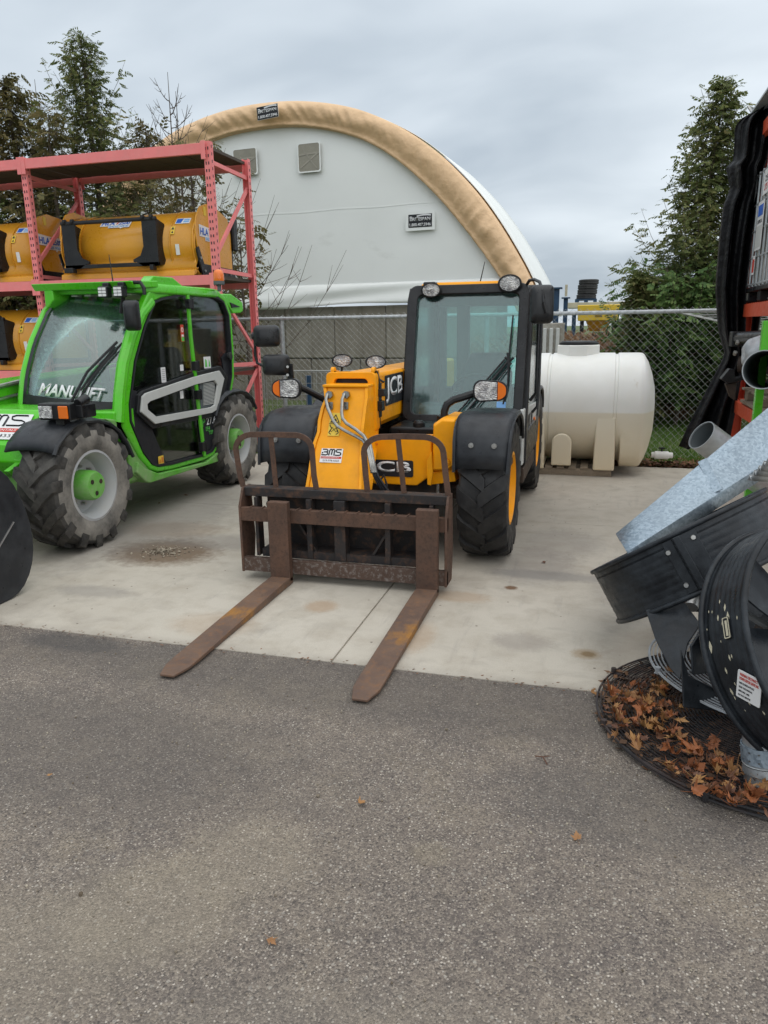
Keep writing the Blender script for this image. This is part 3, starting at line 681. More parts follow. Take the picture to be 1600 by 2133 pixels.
# ---------------------------------------------------------------- wire mesh basket panels behind the yellow machine
wb=thing('wire_mesh_panel',(-3.1,8.98,0),'welded silver wire mesh panel standing behind the yellow machine','mesh panel')
b=MB()
for i in range(31): b.tube([(-4.15+.07*i,8.98,.05),(-4.15+.07*i,8.98,1.06)],.0035,4)
for k in range(8):
    b.tube([(-4.18,8.975,.06+.142*k),(-2.02,8.975,.06+.142*k)],.004,4)
b.build('wires',M['wire'],wb,smooth=0)
b=MB(); b.tube([(-4.18,8.98,0),(-4.18,8.98,1.07),(-2.02,8.98,1.07),(-2.02,8.98,0)],.009,6); b.build('rim',M['wire'],wb)
for x,lab in ((-3.62,'left'),(-2.95,'middle'),(-2.35,'right')):
    b=MB(); b.box(x-.03,x+.03,9.1,9.16,-.02,1.0); tag(b.build('steel_post',M['blue'],None,bevel=.006,loc=(x,9.13,0)),'short blue steel post behind the wire mesh panel, %s of three'%({'left':'leftmost','middle':'middle','right':'rightmost'}[lab]),'post','short blue posts behind the mesh')
# ---------------------------------------------------------------- white tank on a pallet
tk=thing('water_tank',(0,8.5,.1),'big white plastic horizontal tank with yellowed lower half beside the yellow machine','tank')
TX0,TX1,TR=-1.0,.62,.60; TY,TZ=8.74,.695
def tl(r,n=40,f=.0):
    o=[]
    for i in range(n):
        a=2*PI*i/n; c,s=math.cos(a),math.sin(a); e=2/2.35
        o.append((r*math.copysign(abs(c)**e,c),r*math.copysign(abs(s)**e,s)))
    return o
def sec(x,r):
    o=[]
    for a,c in tl(r):
        if x>.26 and c<0:
            u,w=a/r,-c/r; k=max(abs(u),w)/max(1e-6,(abs(u)**9+w**9)**(1/9))*1.0; q=1/max(1e-6,(abs(u)**7+w**7)**(1/7)); a,c=r*u*q*.985,-(r+.02)*w*q
        o.append((x,TY+a,TZ+c))
    return o
ss=[]
for x,r in ((-1.02,.25),(-.99,.42),(-.93,.53),(-.86,.575),(-.80,.585)): ss.append((x,r))
for x in (-.50,.20):
    ss+=[(x-.035,.592),(x-.02,.592),(x-.012,.577),(x+.012,.577),(x+.02,.592),(x+.035,.592)]
ss+=[(.255,.592),(.275,.592),(.43,.592),(.465,.588),(.485,.575),(.53,.50),(.575,.38),(.61,.24),(.625,.08)]
ss[10:10]=[]
b=MB(); b.loft([sec(x,r) for x,r in ss]); b.build('body',M['tank'],tk,smooth=50)
for x in (-.62,.115):
    b=MB(); W2=.11; L=[]
    for a,c in ((-.615,.12),(-.60,-.35),(-.57,-.62),(.57,-.62),(.60,-.35),(.615,.12)):
        L.append((a,c))
    for sgn in (-1,1):
        g=[]
        pr_=[(x-W2,TY+sgn*.56,.07),(x-W2,TY+sgn*.61,.07),(x+W2,TY+sgn*.61,.07),(x+W2,TY+sgn*.56,.07)]
        up_=[(x-W2+.0,TY+sgn*.56,.52),(x-W2,TY+sgn*.605,.50),(x+W2,TY+sgn*.605,.50),(x+W2,TY+sgn*.56,.52)]
        up_=[(x-W2,TY+sgn*.50,.64),(x-W2*.9,TY+sgn*.588,.64),(x+W2*.9,TY+sgn*.588,.64),(x+W2,TY+sgn*.50,.64)]
        b.loft([pr_,up_])
    b.box(x-W2,x+W2,TY-.56,TY+.56,.09,.16)
    b.build('foot',M['tank'],tk,bevel=.015)
b=MB(); m=frame((-.33,TY-.575,.33),(1,0,0),(0,0,1)); arch=[(-.105,-.22),(.105,-.22),(.105,.03)]+[(.105*math.cos(a),.03+.10*math.sin(a)) for a in [PI*i/10 for i in range(1,10)]]+[(-.105,.03)]
b.plate(arch,m,0,.035); b.build('recess_panel',M['tank'],tk,bevel=.015)
b=MB(); o8=[(.245*math.cos(2*PI*(i+.5)/8),.245*math.sin(2*PI*(i+.5)/8)) for i in range(8)]; m=Matrix.Translation((-.215,TY,1.22)); b.plate(o8,m,-.12,.155); b.build('manway_neck',M['tank'],tk,bevel=.012)
b=MB(); b.cyl((-.215,TY,1.377),(-.215,TY,1.40),.215,n=28); b.cyl((-.215,TY,1.40),(-.215,TY,1.415),.20,.19,n=28); b.build('lid',M['plastic'],tk,bevel=.004)
pa=thing('wooden_pallet',(-.35,8.6,0),'weathered wooden pallet under the white tank','pallet')
for y in (8.19,8.5,8.80):
    b=MB(); b.box(-1.0,.20,y-.025,y+.025,.0,.072); b.build('runner',M['wood'],pa,bevel=.004)
for i in range(10):
    b=MB(); x=-1.0+i*.125; b.box(x,x+.08,8.155,8.84,.073,.094); b.build('slat',M['wood'],pa,bevel=.003)
vl=thing('pipe_valve',(.8,8.95,.05),'white plastic pipe valve with black handle lying on the grass edge by the tank','valve')
c=px(1378,948,y=8.86); 
b=MB(); b.cyl(c+V((-.075,0,0)),c+V((.075,.0,0)),.045,n=18); b.cyl(c+V((-.11,0,0)),c+V((.12,0,0)),.033,n=18); b.build('body',M['pvc'],vl,bevel=.004)
b=MB(); b.cyl(c+V((.0,0,.03)),c+V((0,0,.075)),.012,n=8); b.box(c.x-.035,c.x+.035,c.y-.01,c.y+.01,c.z+.072,c.z+.09); b.build('handle',M['black'],vl,bevel=.004)
# ---------------------------------------------------------------- beyond the fence: posts, shelf, tyres, spreader
def hpost(u,v0,y,w,lab):
    t=px(u,v0,y=y); b=MB(); h=t.z
    b.box(t.x-w,t.x+w,y-w,y-w*.8,-.05,h); b.box(t.x-w,t.x+w,y+w*.8,y+w,-.05,h); b.box(t.x-w*.12,t.x+w*.12,y-w*.8,y+w*.8,-.05,h)
    b.box(t.x-w*2,t.x+w*2,y-w*2,y+w*2,h,h+.03)
    return tag(b.build('steel_column',M['blue'],None,smooth=0,loc=(t.x,y,0)),lab,'column','blue steel columns beyond the fence')
hpost(1160,602,16.,.055,'taller blue steel column with a cap plate beyond the fence, left of two')
q=hpost(1179,622,19.,.05,'shorter blue steel column with a cap plate beyond the fence, right of two')
t_=px(1179,620,y=19.); b=MB(); b.box(t_.x-.03,t_.x+.03,18.97,19.03,t_.z+.03,t_.z+.30); tag(b.build('timber_stub',M['cream'],None,loc=(t_.x,19,t_.z)),'pale wooden stub standing on the shorter blue column','stub')
sh=thing('storage_shelf',(2,24,0),'long cream shelf beam on thin legs beyond the fence carrying the tyres','shelf')
e0=px(1183,634,y=24.); e1=px(1330,630,y=24.)
b=MB(); b.box(e0.x,e1.x+6,23.6,24.6,e0.z-.12,e0.z+.04); b.build('beam',M['cream'],sh,bevel=.01)
for x in (e0.x+.2,e0.x+2.4,e1.x+3):
    b=MB(); b.box(x-.06,x+.06,24.0,24.12,-.05,e0.z-.2); b.build('leg',M['blue'],sh)
q0=px(1198,638,y=24.); q1=px(1243,633,y=24.); zp=e0.z+.04
pl=thing('blue_pallet',((q0.x+q1.x)/2,24.1,zp),'blue pallet under the stack of tyres on the far shelf','pallet')
b=MB(); b.box(q0.x,q1.x,23.65,24.5,zp+.07,zp+.10); b.build('deck',M['blue'],pl)
for f in (0,.42,.84):
    b=MB(); x=q0.x+(q1.x-q0.x)*f; b.box(x,x+(q1.x-q0.x)*.16,23.65,24.5,zp,zp+.068); b.build('runner',M['blue'],pl)
zz=zp+.10; cx=px(1222,620,y=24.).x; tr=.0
names=['bottom','second from the bottom','second from the top','top']
def tyre_prof(Ro,Ri,w):
    p=[]
    for r,h in ((Ri,-w*.40),(Ri+.03,-w*.48),(Ro*.84,-w*.5),(Ro*.95,-w*.45),(Ro,-w*.36),(Ro,-.012),(Ro-.008,-.010),(Ro-.008,.010),(Ro,.012),(Ro,w*.36),(Ro*.95,w*.45),(Ro*.84,w*.5),(Ri+.03,w*.48),(Ri,w*.40)): p.append((r,h))
    return p
hT=(px(1225,582,y=24.).z-zz)/4; b=MB(); b.lathe(tyre_prof(.275*1.06,.16,hT),Matrix.Translation((0,0,hT/2)),32); ty=b.build('tyre',M['rubberold'],None,smooth=40,merge=True)
tag(ty,'','tyre','tyres stacked on the far shelf'); ty['category']='tyre'
for i in range(4):
    o=ty if i==0 else ty.copy()
    if i: COL.objects.link(o)
    o.location=(cx+.022*i-.02+R.uniform(-.01,.01),24.08,zz+hT*i); o['label']='dark car tyre in the stack on the far shelf, %s of four'%names[i]
sp=thing('salt_spreader',(1.5,21,0),'yellow salt spreader hopper on a dark frame beyond the fence','spreader')
a0=px(1205,657,y=21.); a1=px(1289,655,y=21.); zt=a0.z; zb=px(1240,668,y=21).z; zl=px(1240,690,y=21).z
b=MB(); b.loft([[(a0.x,20.5,zb),(a1.x,20.5,zb),(a1.x,21.8,zb),(a0.x,21.8,zb)],[(a0.x-.02,20.45,zt+.25),(a1.x+.02,20.45,zt+.25),(a1.x+.02,21.85,zt+.25),(a0.x-.02,21.85,zt+.25)]]); b.build('hopper_rim',M['warn'],sp,bevel=.02)
b=MB(); w=a1.x-a0.x; b.loft([[(a0.x+w*.30,20.8,zl),(a1.x-w*.34,20.8,zl),(a1.x-w*.34,21.5,zl),(a0.x+w*.30,21.5,zl)],[(a0.x+w*.2,20.55,zb),(a1.x-w*.14,20.55,zb),(a1.x-w*.14,21.8,zb),(a0.x+w*.2,21.8,zb)]]); b.build('hopper',M['yellow2'],sp,bevel=.01)
text('Snowex',V((a0.x+w*.42,20.44,zb+.09)),(1,0,0),(0,0,1),.07,M['ink'],sp,w=w*.18,bold=.03)
b=MB(); 
for x in (a0.x+.1,a1.x-.1):
    for y in (20.65,21.65): b=MB(); b.box(x-.04,x+.04,y-.05,y+.05,-.05,zb); b.build('leg',M['black'],sp)
b=MB()
b.box(a0.x+.05,a1.x+.4,20.6,20.7,.62,.72); b.build('frame',M['black'],sp)
b=MB(); b.box(a1.x-w*.1,a1.x+w*.35,20.6,21.4,.75,zb-.02); b.box(a0.x+w*.35,a1.x-w*.2,20.7,21.5,.78,zl-.03); b.build('drive_box',M['black'],sp,bevel=.03)
# dead grass beyond the fence
b=MB()
for i in range(9000):
    x=R.uniform(-2.4,2.4); y=R.uniform(13.0,19.5); h=R.uniform(.7,1.5)+max(0,y-14)*.02; l=R.uniform(.05,.5); a=R.uniform(0,2*PI)
    b.leaf((x,y,-.03),(math.cos(a)*l,math.sin(a)*l,1),(math.cos(a+1.6),math.sin(a+1.6),0),h,.022)
    if i%3==0:
        p=V((x,y,h*.9)); b.leaf(p,(math.cos(a),math.sin(a),.6),(0,0,1),.16,.07)
tag(b.build('dry_grass',M['drygrass'],smooth=0),'tall dead brown grass and weeds beyond the fence','dry grass',kind='stuff')
# stack of galvanized wire truss panels
for i in range(3):
    t=thing('wire_panel_bundle',(2.2,10.2+.15*i,1.5),['silver wire panels stacked flat beyond the fence, nearest layer','silver wire panels stacked flat beyond the fence, middle layer','silver wire panels stacked flat beyond the fence, farthest layer'][i],'wire panels')
    b=MB(); y=9.75+.28*i; z0=1.70-.0*i
    L_=px(1395+6*i,645,y=y).x
    for k in range(9):
        f=k/8; b.tube([(L_+.9*f,y,1.74-.22*f),(4.2,y,1.74-.22*f)],.007,4)
    b.tube([(L_,y,1.74),(L_+.9,y,1.52),(4.2,y,1.30)],.012,5)
    for k in range(12): x=L_+.9+k*.2; b.tube([(x,y,1.52),(x+.12,y,1.74),(x+.24,y,1.52)],.006,4)
    b.build('wires',M['wire'],t,smooth=0)
    for xq in (2.6,3.7): b=MB(); b.box(xq,xq+.06,y-.03,y+.03,-.03,1.5); b.build('stand',M['galvpipe'],t)
# ---------------------------------------------------------------- shared vehicle parts
def xframe(c,s=1):
    """lathe frame whose axis is world X (outward = s)"""
    return frame(c,(0,1,0),(0,0,s))
def make_wheel(root,c,Rr,w,rimR,out,tyrem,rimm,hubm,nl=16,steer=0.,hubR=.10,dish=.06,lug='v',hublen=.07,down=1):
    """wheel centred at c, axis X; out=+1/-1 outer side"""
    m=Matrix.Translation(c)@Matrix.Rotation(steer,4,'Z')@xframe((0,0,0),1)
    # local z axis of m points along world X (out side = +)
    if out<0: m=Matrix.Translation(c)@Matrix.Rotation(steer+PI,4,'Z')@xframe((0,0,0),1)
    h=w/2
    b=MB()
    b.lathe([(rimR+.012,h*.80),(rimR+.014,h*.90),(rimR-.004,h*.92),(rimR-.012,h*.80),(rimR-.035,h*.62),(rimR-.045,h*.30),(rimR-.05,h*.30-dish*.2),(rimR*.62,h*.25-dish*.3),(rimR*.45,h*.30-dish*.2),(hubR*.6,h*.3-dish*.2),(0.001,h*.3-dish*.2)],m,40)
    b.lathe([(rimR+.012,-h*.85),(rimR-.01,-h*.9),(rimR-.04,-h*.5),(rimR-.045,h*.2)],m,40)
    b.split=len(b.b.faces)
    for i in range(8):
        a=2*PI*i/8; q=m@V((rimR*.56*math.cos(a),rimR*.56*math.sin(a),h*.25)); d=(m.to_3x3()@V((0,0,1))); b.cyl(q-d*.03,q+d*.014,.013,n=6)
    rim=b.build('wheel',[rimm,M['steel']],root,smooth=40)
    b=MB(); z=h*.3-dish*.2
    b.lathe([(hubR,z),(hubR*.98,z+hublen*.8),(hubR*.85,z+hublen),(.001,z+hublen)],m,24)
    b.split=len(b.b.faces)
    for i in range(3):
        a=2*PI*i/3+.4; q=m@V((hubR*.5*math.cos(a),hubR*.5*math.sin(a),z+hublen)); b.cyl(q-d*.01,q+d*.003,hubR*.16,n=10)
    b.build('hub',[hubm,M['blackdirty'] if dish>.06 else M['steel']],rim,smooth=40)
    b=MB(); Rb=Rr-(.024 if lug=='v' else .032)
    pf=[(rimR-.004,h*.80),(rimR+.02,h*.93),(rimR+(Rb-rimR)*.35,h*1.0),(rimR+(Rb-rimR)*.62,h*1.0),(Rb-.035,h*.95),(Rb-.012,h*.86),(Rb,h*.6),(Rb+.004,0)]
    pf=pf+[(r,-z) for r,z in pf[-2::-1]]
    b.lathe(pf,m,56); b.split=len(b.b.faces); b.t0=4*56; b.t1=10*56
    for sd in (1,-1):
        for i in range(nl):
            th0=2*PI*(i+(.5 if sd<0 else 0))/nl; loops=[]
            N=7 if lug=='v' else 9
            for k in range(N):
                t=k/(N-1)
                if t<.78:
                    u=t/.78; hh=sd*(-.02+(h*.97+.02)*u); rin=Rb-.02-.012*u*u; ro=Rr-.010*u*u
                    th=th0+down*(.30*u**.9 if lug=='v' else .20*min(u/.45,1)+.16*max(0,u-.45)/.55*1.2)
                else:
                    u=(t-.78)/.22; hh=sd*(h*.97+.004*u); rin=Rb-.035-.05*u; ro=(Rr-.012)-.065*u; th=th0+down*(.31 if lug=='v' else .40)
                    rin=min(rin,ro-.012)
                dw=(.62 if lug=='v' else .46)*PI/nl*(1.0 if t>.1 else .85)
                dn=1.15
                loops.append([m@V((r*math.cos(th+e),r*math.sin(th+e),hh+ (0.004*sd if t>=.78 and r==ro else 0))) for e,r in ((-dw*dn,rin),(dw*dn,rin),(dw*.8,ro),(-dw*.8,ro))])
            b.loft(loops)
    b.build('tyre',[tyrem,M['lugdust'] if tyrem is M['rubberdust'] else tyrem],rim,smooth=38)
    return rim
def ellframe(c,face,up=(0,0,1)):
    f=V(face).normalized(); x=V(up).cross(f).normalized(); return frame(c,x,f.cross(x))
def worklamp(root,c,face,rx,ry,name='work_lamp'):
    m=ellframe(c,face); S=Matrix.Diagonal((1,ry/rx,1,1)); mm=m@S
    b=MB(); b.lathe([(rx*.45,-rx*.9),(rx*.8,-rx*.6),(rx*1.0,-rx*.1),(rx*1.03,rx*.06),(rx*.96,rx*.10),(rx*.88,rx*.09),(rx*.86,.0)],mm,28); o=b.build(name,M['black'],root,smooth=50)
    b=MB(); b.lathe([(rx*.87,rx*.03),(rx*.6,rx*.10),(rx*.3,rx*.13),(.001,rx*.14)],mm,28); b.lathe([(.001,rx*.15),(rx*.16,rx*.145),(rx*.22,rx*.13)],mm,16); b.build('lens',M['lens'],o,smooth=60)
    return o
def headlight(root,c,face,w,h,mirror=1):
    m=ellframe(c,face); P=[(x*w*(.5)*(1 if True else 1),y) for x,y in []]
    sh=[]
    for x,y in rrect(w,h,h*.38,5):
        k=1-.22*max(0,mirror*x/(w/2)); sh.append((x,y*k))
    b=MB(); b.loft([[m@V((x*.6,y*.6,-.09)) for x,y in sh],[m@V((x*.95,y*.95,-.05)) for x,y in sh],[m@V((x,y,.0)) for x,y in sh],[m@V((x,y,.018)) for x,y in sh],[m@V((x*.93,y*.9,.02)) for x,y in sh]]); o=b.build('headlight',M['black'],root,smooth=40)
    cut=w*.20; inn=[(x*.9,y*.87) for x,y in sh]
    cl=[(min(x,cut) if mirror>0 else max(x,-cut),y) for x,y in inn]; am=[(max(x,cut+.004) if mirror>0 else min(x,-cut-.004),y) for x,y in inn]
    b=MB(); b.plate(cl,m,.012,.026); b.build('lens',M['lens'],o,smooth=0,bevel=.004)
    b=MB(); b.plate(am,m,.012,.026); b.build('indicator_lens',M['orangelens'] ,o,smooth=0,bevel=.004)
    return o
def mirror_head(root,c,face,w,h):
    m=ellframe(c,face); b=MB(); sh=rrect(w,h,min(w,h)*.22,5)
    b.loft([[m@V((x*.55,y*.6,.07)) for x,y in sh],[m@V((x*.88,y*.9,.05)) for x,y in sh],[m@V((x,y,.015)) for x,y in sh],[m@V((x,y,-.01)) for x,y in sh]]); o=b.build('mirror',M['plastic'],root,smooth=50)
    b=MB(); b.plate([(x*.92,y*.93) for x,y in sh],m,-.013,-.0105); b.build('mirror_glass',M['chrome'],o,smooth=0); return o
def sticker(root,m,w,h,matn='white',name='sticker',z=.003,r=.004):
    b=MB(); b.plate(rrect(w,h,r,2),m,.0,z); return b.build(name,M[matn],root,smooth=0)
def ax(m): 
    q=m.to_3x3(); return q@V((1,0,0)),q@V((0,1,0))
def bms(root,m,w,h,full=True):
    s=sticker(root,m,w,h); X,Y=ax(m)
    b=MB(); k=h*.085
    def stroke(P): b.bar([m@V((-w*.44+x*w*.88,h*(.02+.40*y),.0045)) for x,y in P],k,.0015,up=-V((0,1,0)))
    stroke([(.0,1),(.22,1),(.27,.88),(.27,.66),(.22,.55),(.08,.52)]); stroke([(.22,.55),(.28,.42),(.28,.12),(.22,0),(-.01,0)]); stroke([(.02,.56),(.0,0)])
    stroke([(.36,-.04),(.38,.85),(.42,1),(.48,1),(.51,.85),(.50,.05)]); stroke([(.51,.85),(.55,1),(.61,1),(.64,.85),(.63,-.04)])
    stroke([(1.0,1),(.78,1),(.72,.88),(.72,.66),(.78,.54),(.92,.5),(.98,.38),(.98,.12),(.92,0),(.68,0)])
    b.build('lettering',M['ink'],s,smooth=0)
    b=MB(); b.plate([(-w*.45,h*.22),(-w*.33,h*.22),(-w*.33,h*.26),(-w*.45,h*.26)],m,.0045,.0055); b.plate([(-w*.48,h*.07),(-w*.2,h*.07),(-w*.2,h*.11),(-w*.48,h*.11)],m,.0045,.0055); b.build('mark',M['white'],s,smooth=0)
    b=MB(); b.plate([(-w*.47,-h*.22),(w*.47,-h*.22),(w*.47,-h*.07),(-w*.47,-h*.07)],m,.0034,.0042); b.build('band',M['redink'],s,smooth=0)
    text('EQUIPMENT.RENTALS',m@V((-w*.44,-h*.19,.0044)),X,Y,h*.09,M['white'],s,w=w*.80,shear=.25)
    text('519-778-4333',m@V((-w*.36,-h*.42,.0035)),X,Y,h*.12,M['ink'],s,w=w*.74)
    return s
def jcb(root,m,w,h,off=0.):
    s=sticker(root,m,w,h,'ink','logo_panel',.004,.012); X,Y=ax(m)
    text('JCB',m@V((-w*.46+off,-h*.42,.0045)),X,Y,h*.84,M['letter'],s,w=w*.92,bold=.025)
    return s
# ---------------------------------------------------------------- yellow telehandler
ye=thing('telehandler',(-1.37,5.9,0),'yellow telehandler with rusty pallet forks lowered at the front','telehandler')
XR=-.53
b=MB(); b.box(-1.80,-.98,4.98,7.7,.42,.74); b.box(-1.95,-.75,5.5,7.2,.30,.62); b.build('chassis',M['blackdirty'],ye,bevel=.015)
for y in (5.14,7.39):
    b=MB(); b.cyl((-2.06,y,.47),(-.70,y,.47),.075,n=14); b.cyl((-1.55,y,.45),(-1.2,y,.45),.15,n=16); b.box(-1.95,-.8,y-.06,y+.06,.40,.56); b.build('axle',M['blackdirty'],ye,bevel=.01)
    for x,o in ((-.685,1),(-2.055,-1)):
        make_wheel(ye,V((x,y,.485)),.485,.33,.245,o,M['rubber'],M['yellow'],M['yellow'],14,0.,.09,.05,hublen=.05,down=-1)
def fender(x0,x1,y,nm='mudguard',sw=0):
    P=[]; zc=.49
    for d,zz in ((-.50,.705),(-.485,.80),(-.47,.90),(-.43,.965),(-.36,1.01),(-.26,1.035),(-.10,1.04),(.08,1.03),(.26,.98),(.40,.89),(.47,.80)): P.append((y+d,zz))
    b=MB(); g=[]
    for (yy,zz) in P:
        k=max(0,(zz-.85)); row=[]
        for x in [x0+(x1-x0)*i/8 for i in range(9)]:
            cx=(x-(x0+x1)/2)/((x1-x0)/2); xx=x+(.05*(zz-.7) if x>(x0+x1)/2 else -.02*(zz-.7))
            row.append((xx,yy+.012*cx*cx,zz-.018*cx**4))
        g.append(row)
    b.sheet(g); o=b.build(nm,M['fender'],ye,solid=.014,smooth=60)
    for s,x in ((1,x1),(-1,x0)):
        b=MB(); pts=[(x+(.05*(zz-.7) if s>0 else -.02*(zz-.7)),yy,zz-.028) for yy,zz in P]
        b.bar(pts,.012,.055,up=(0,0,1)) if False else b.tube(pts,.011,6); b.build('lip',M['fender'],o)
    b=MB()
    for q in (.32,.75): x=x0+(x1-x0)*q; b.cyl((x,y-.50,.855),(x,y-.474,.855),.017,n=10); b.cyl((x,y-.51,.855),(x,y-.49,.855),.008,n=6)
    b.build('bolts',M['steel'],o)
    return o
fender(-.865,-.52,5.16); fender(-2.24,-1.84,5.16); fender(-.86,-.53,7.40); fender(-2.22,-1.88,7.40)
# front panel with logo
yf=4.90; pts=[(742,908),(899,908),(899,990),(868,1012),(742,1006)]
b=MB(); L=[px(u,v,y=yf) for u,v in pts]; b.prism(L,(0,.10,0)); fp=b.build('front_panel',M['yellow'],ye,bevel=.012)
a0=px(760,956,y=yf-.002);a1=px(861,994,y=yf-.002); m=frame(((a0.x+a1.x)/2,yf-.002,(a0.z+a1.z)/2),(1,0,0),(0,0,1)); jcb(ye,m,a1.x-a0.x,a0.z-a1.z)
text('Fas',px(778,927,y=yf-.003),(1,0,0),(0,0,1),.018,M['redink'],ye,name='scribble',shear=.3)
# yellow lamp bracket block at the right of the panel
yb=4.86; bl=[(901,884),(920,871),(948,873),(957,909),(947,971),(933,983),(899,983)]
b=MB(); L=[px(u,v,y=yb) for u,v in bl]; c=sum(L,V((0,0,0)))/len(L)
b.loft([[p+(c-p)*.08 for p in L],[p+V((0,.03,0)) for p in L],[p+V((0.02,.40,0)) for p in L]]); lb=b.build('lamp_bracket',M['yellow'],ye,bevel=.01)
b=MB(); m=frame(px(932,962,y=yb-.002),(1,0,0),(0,0,1)); b.lathe([(.022,.004),(.016,-.001),(.012,.006),(.001,.006)],m,16); b.build('plug',M['yellow'],lb)
b=MB(); L=[px(u,v,y=4.84) for u,v in ((888,960),(899,940),(902,985),(898,1012),(890,1010))]; b.prism(L,(0,.02,0)); L=[px(u,v,y=4.9) for u,v in ((899,985),(945,975),(950,1003),(899,1010))]; b.prism(L,(0,.3,0)); b.build('tow_bracket',M['yellow'],ye,bevel=.006)
b=MB(); b.cyl(px(913,1005,y=4.95),px(913,1045,y=4.95),.016,n=10); b.build('drain_pipe',M['steel'],ye)
# black bulkhead, filler cap
b=MB(); b.box(-1.46,-.62,5.25,5.74,.70,.885); b.box(-1.1,-.55,5.1,5.4,.62,.78); b.build('bulkhead',M['black'],ye,bevel=.02)
c=px(873,886,y=5.30); b=MB(); b.cyl(c+V((0,0,-.05)),c+V((0,0,.02)),.045,n=18); b.cyl(c+V((0,0,.02)),c+V((0,0,.035)),.04,.03,n=18); b.cyl(c+V((0,0,-.08)),c+V((0,0,-.04)),.04,n=16); b.build('filler_cap',M['plastic'],ye)
# engine cover on the far side
b=MB(); xx=(-2.24,-1.84); prof=[(5.62,.78),(5.62,.98),(5.85,1.06),(6.2,1.17),(7.4,1.20),(7.7,1.0),(7.7,.7)]
b.loft([[(xx[0],y,z) for y,z in prof],[(xx[1],y,z) for y,z in prof]]); b.build('engine_cover',M['plastic'],ye,bevel=.03)
# ---- boom
bx0,bx1,bz0,bz1=-1.80,-1.485,.90,1.285
b=MB(); b.loft([[(x,y,z) for x,z in ((bx0,bz0+.04+q),(bx0+.03,bz0+q),(bx1-.03,bz0+q),(bx1,bz0+.04+q),(bx1,bz1-.02+q),(bx1-.02,bz1+q),(bx0+.02,bz1+q),(bx0,bz1-.02+q))] for y,q in ((4.98,0),(8.0,-.02))]); bm_=b.build('boom',M['yellow'],ye,bevel=.008)
b=MB(); m=frame(((bx0+bx1)/2,4.96,(bz0+bz1)/2),(1,0,0),(0,0,1)); w,h=bx1-bx0,bz1-bz0
b.ringplate(rrect(w+.05,h+.03,.035),rrect(w-.07,h-.06,.03),m,-.06,.03); b.build('boom_collar',M['yellow'],bm_,bevel=.008)
b=MB(); b.box(bx0+.03,bx1-.03,4.97,4.99,bz0+.03,bz1-.03); b.build('boom_mouth',M['ink'],bm_)  # black plate stands in for the shade inside the boom opening
b=MB(); b.box(bx0+.055,bx1-.055,4.88,4.97,bz0+.08,bz1-.10); b.build('inner_boom',M['yellow'],bm_,bevel=.01)
for q in (bx0+.02,bx1-.0):
    b=MB(); b.cyl((q-.012,4.97,bz1+.02),(q+.012,4.97,bz1+.02),.028,n=14); b.box(q-.012,q+.012,4.95,5.06,bz1-.03,bz1+.02); b.build('lifting_lug',M['yellow'],bm_)
a0=px(797,784,x=bx1+.002);a1=px(850,842,x=bx1+.002)
m=frame((bx1+.001,5.50,1.145),(0,1,0),(0,0,1)); jcb(ye,m,.52,.22)
b=MB(); b.box(bx1+.001,bx1+.03,4.99,5.06,.98,1.22); b.box(bx1+.02,bx1+.06,4.96,5.03,1.03,1.10); b.box(bx1+.02,bx1+.07,4.98,5.05,1.13,1.18); b.tube([(bx1+.02,5.02,.98),(bx1+.02,5.03,.90)],.01,6); b.build('hose_clamp',M['black'],ye,bevel=.006)
# ---- gooseneck
rows=[(806,673,766,4.80),(830,676,766,4.77),(850,668,763,4.74),(875,662,760,4.70),(900,660,757,4.66),(922,652,755,4.62),(945,647,755,4.58),(985,641,754,4.50),(1036,632,753,4.42)]
b=MB(); lp=[]
for v,u0,u1,y in rows:
    p=px(u0,v,y=y);q=px(u1,v,y=y); d=.34 if v<930 else .26
    lp.append([p+V((.022,.012,0)),q+V((-.022,.012,0)),q+V((-.022,d,0)),p+V((.022,d,0))])
b.loft(lp); gn=b.build('gooseneck',M['yellow'],ye,bevel=.006)
for s in (0,1):
    b=MB(); Lf=[];Lb=[]
    for v,u0,u1,y in rows:
        p=px((u0,u1)[s],v,y=y); dd={806:.40,830:.40,850:.38,875:.35,900:.37,922:.38,945:.36,985:.30,1036:.24}[v]
        Lf.append(p);Lb.append(p+V((0,dd,.0)))
    xm=.5*(Lf[0].x+Lf[-1].x)
    for i in range(len(Lf)-1):
        sx=-.022 if s else .022
        b.loft([[Lf[i],Lb[i],Lb[i]+V((sx,0,0)),Lf[i]+V((sx,0,0))],[Lf[i+1],Lb[i+1],Lb[i+1]+V((sx,0,0)),Lf[i+1]+V((sx,0,0))]],caps=True)
    b.build('side_plate',M['yellow'],gn,merge=True,bevel=.003)
b=MB(); p=px(672,805,y=4.795);q=px(767,805,y=4.795); b.box(p.x,q.x,p.y-.005,p.y+.36,p.z-.004,p.z+.012); b.build('top_plate',M['yellow'],gn,bevel=.004)
b=MB(); q=px(757,835,y=4.95); q.x=px(766,835,y=4.8).x; b.cyl((q.x-.02,4.98,1.12),(q.x+.012,4.98,1.12),.05,n=20); b.cyl((q.x-.02,4.98,1.12),(q.x+.02,4.98,1.12),.028,n=16); b.build('pivot_pin',M['rustblack'],gn,bevel=.003)
def front_y(v):
    for a,c in zip(rows,rows[1:]):
        if a[0]<=v<=c[0]: return a[3]+(c[3]-a[3])*(v-a[0])/(c[0]-a[0])
    return rows[0][3] if v<rows[0][0] else rows[-1][3]
def onneck(u,v,d=.03): return px(u,v,y=front_y(v)-d)
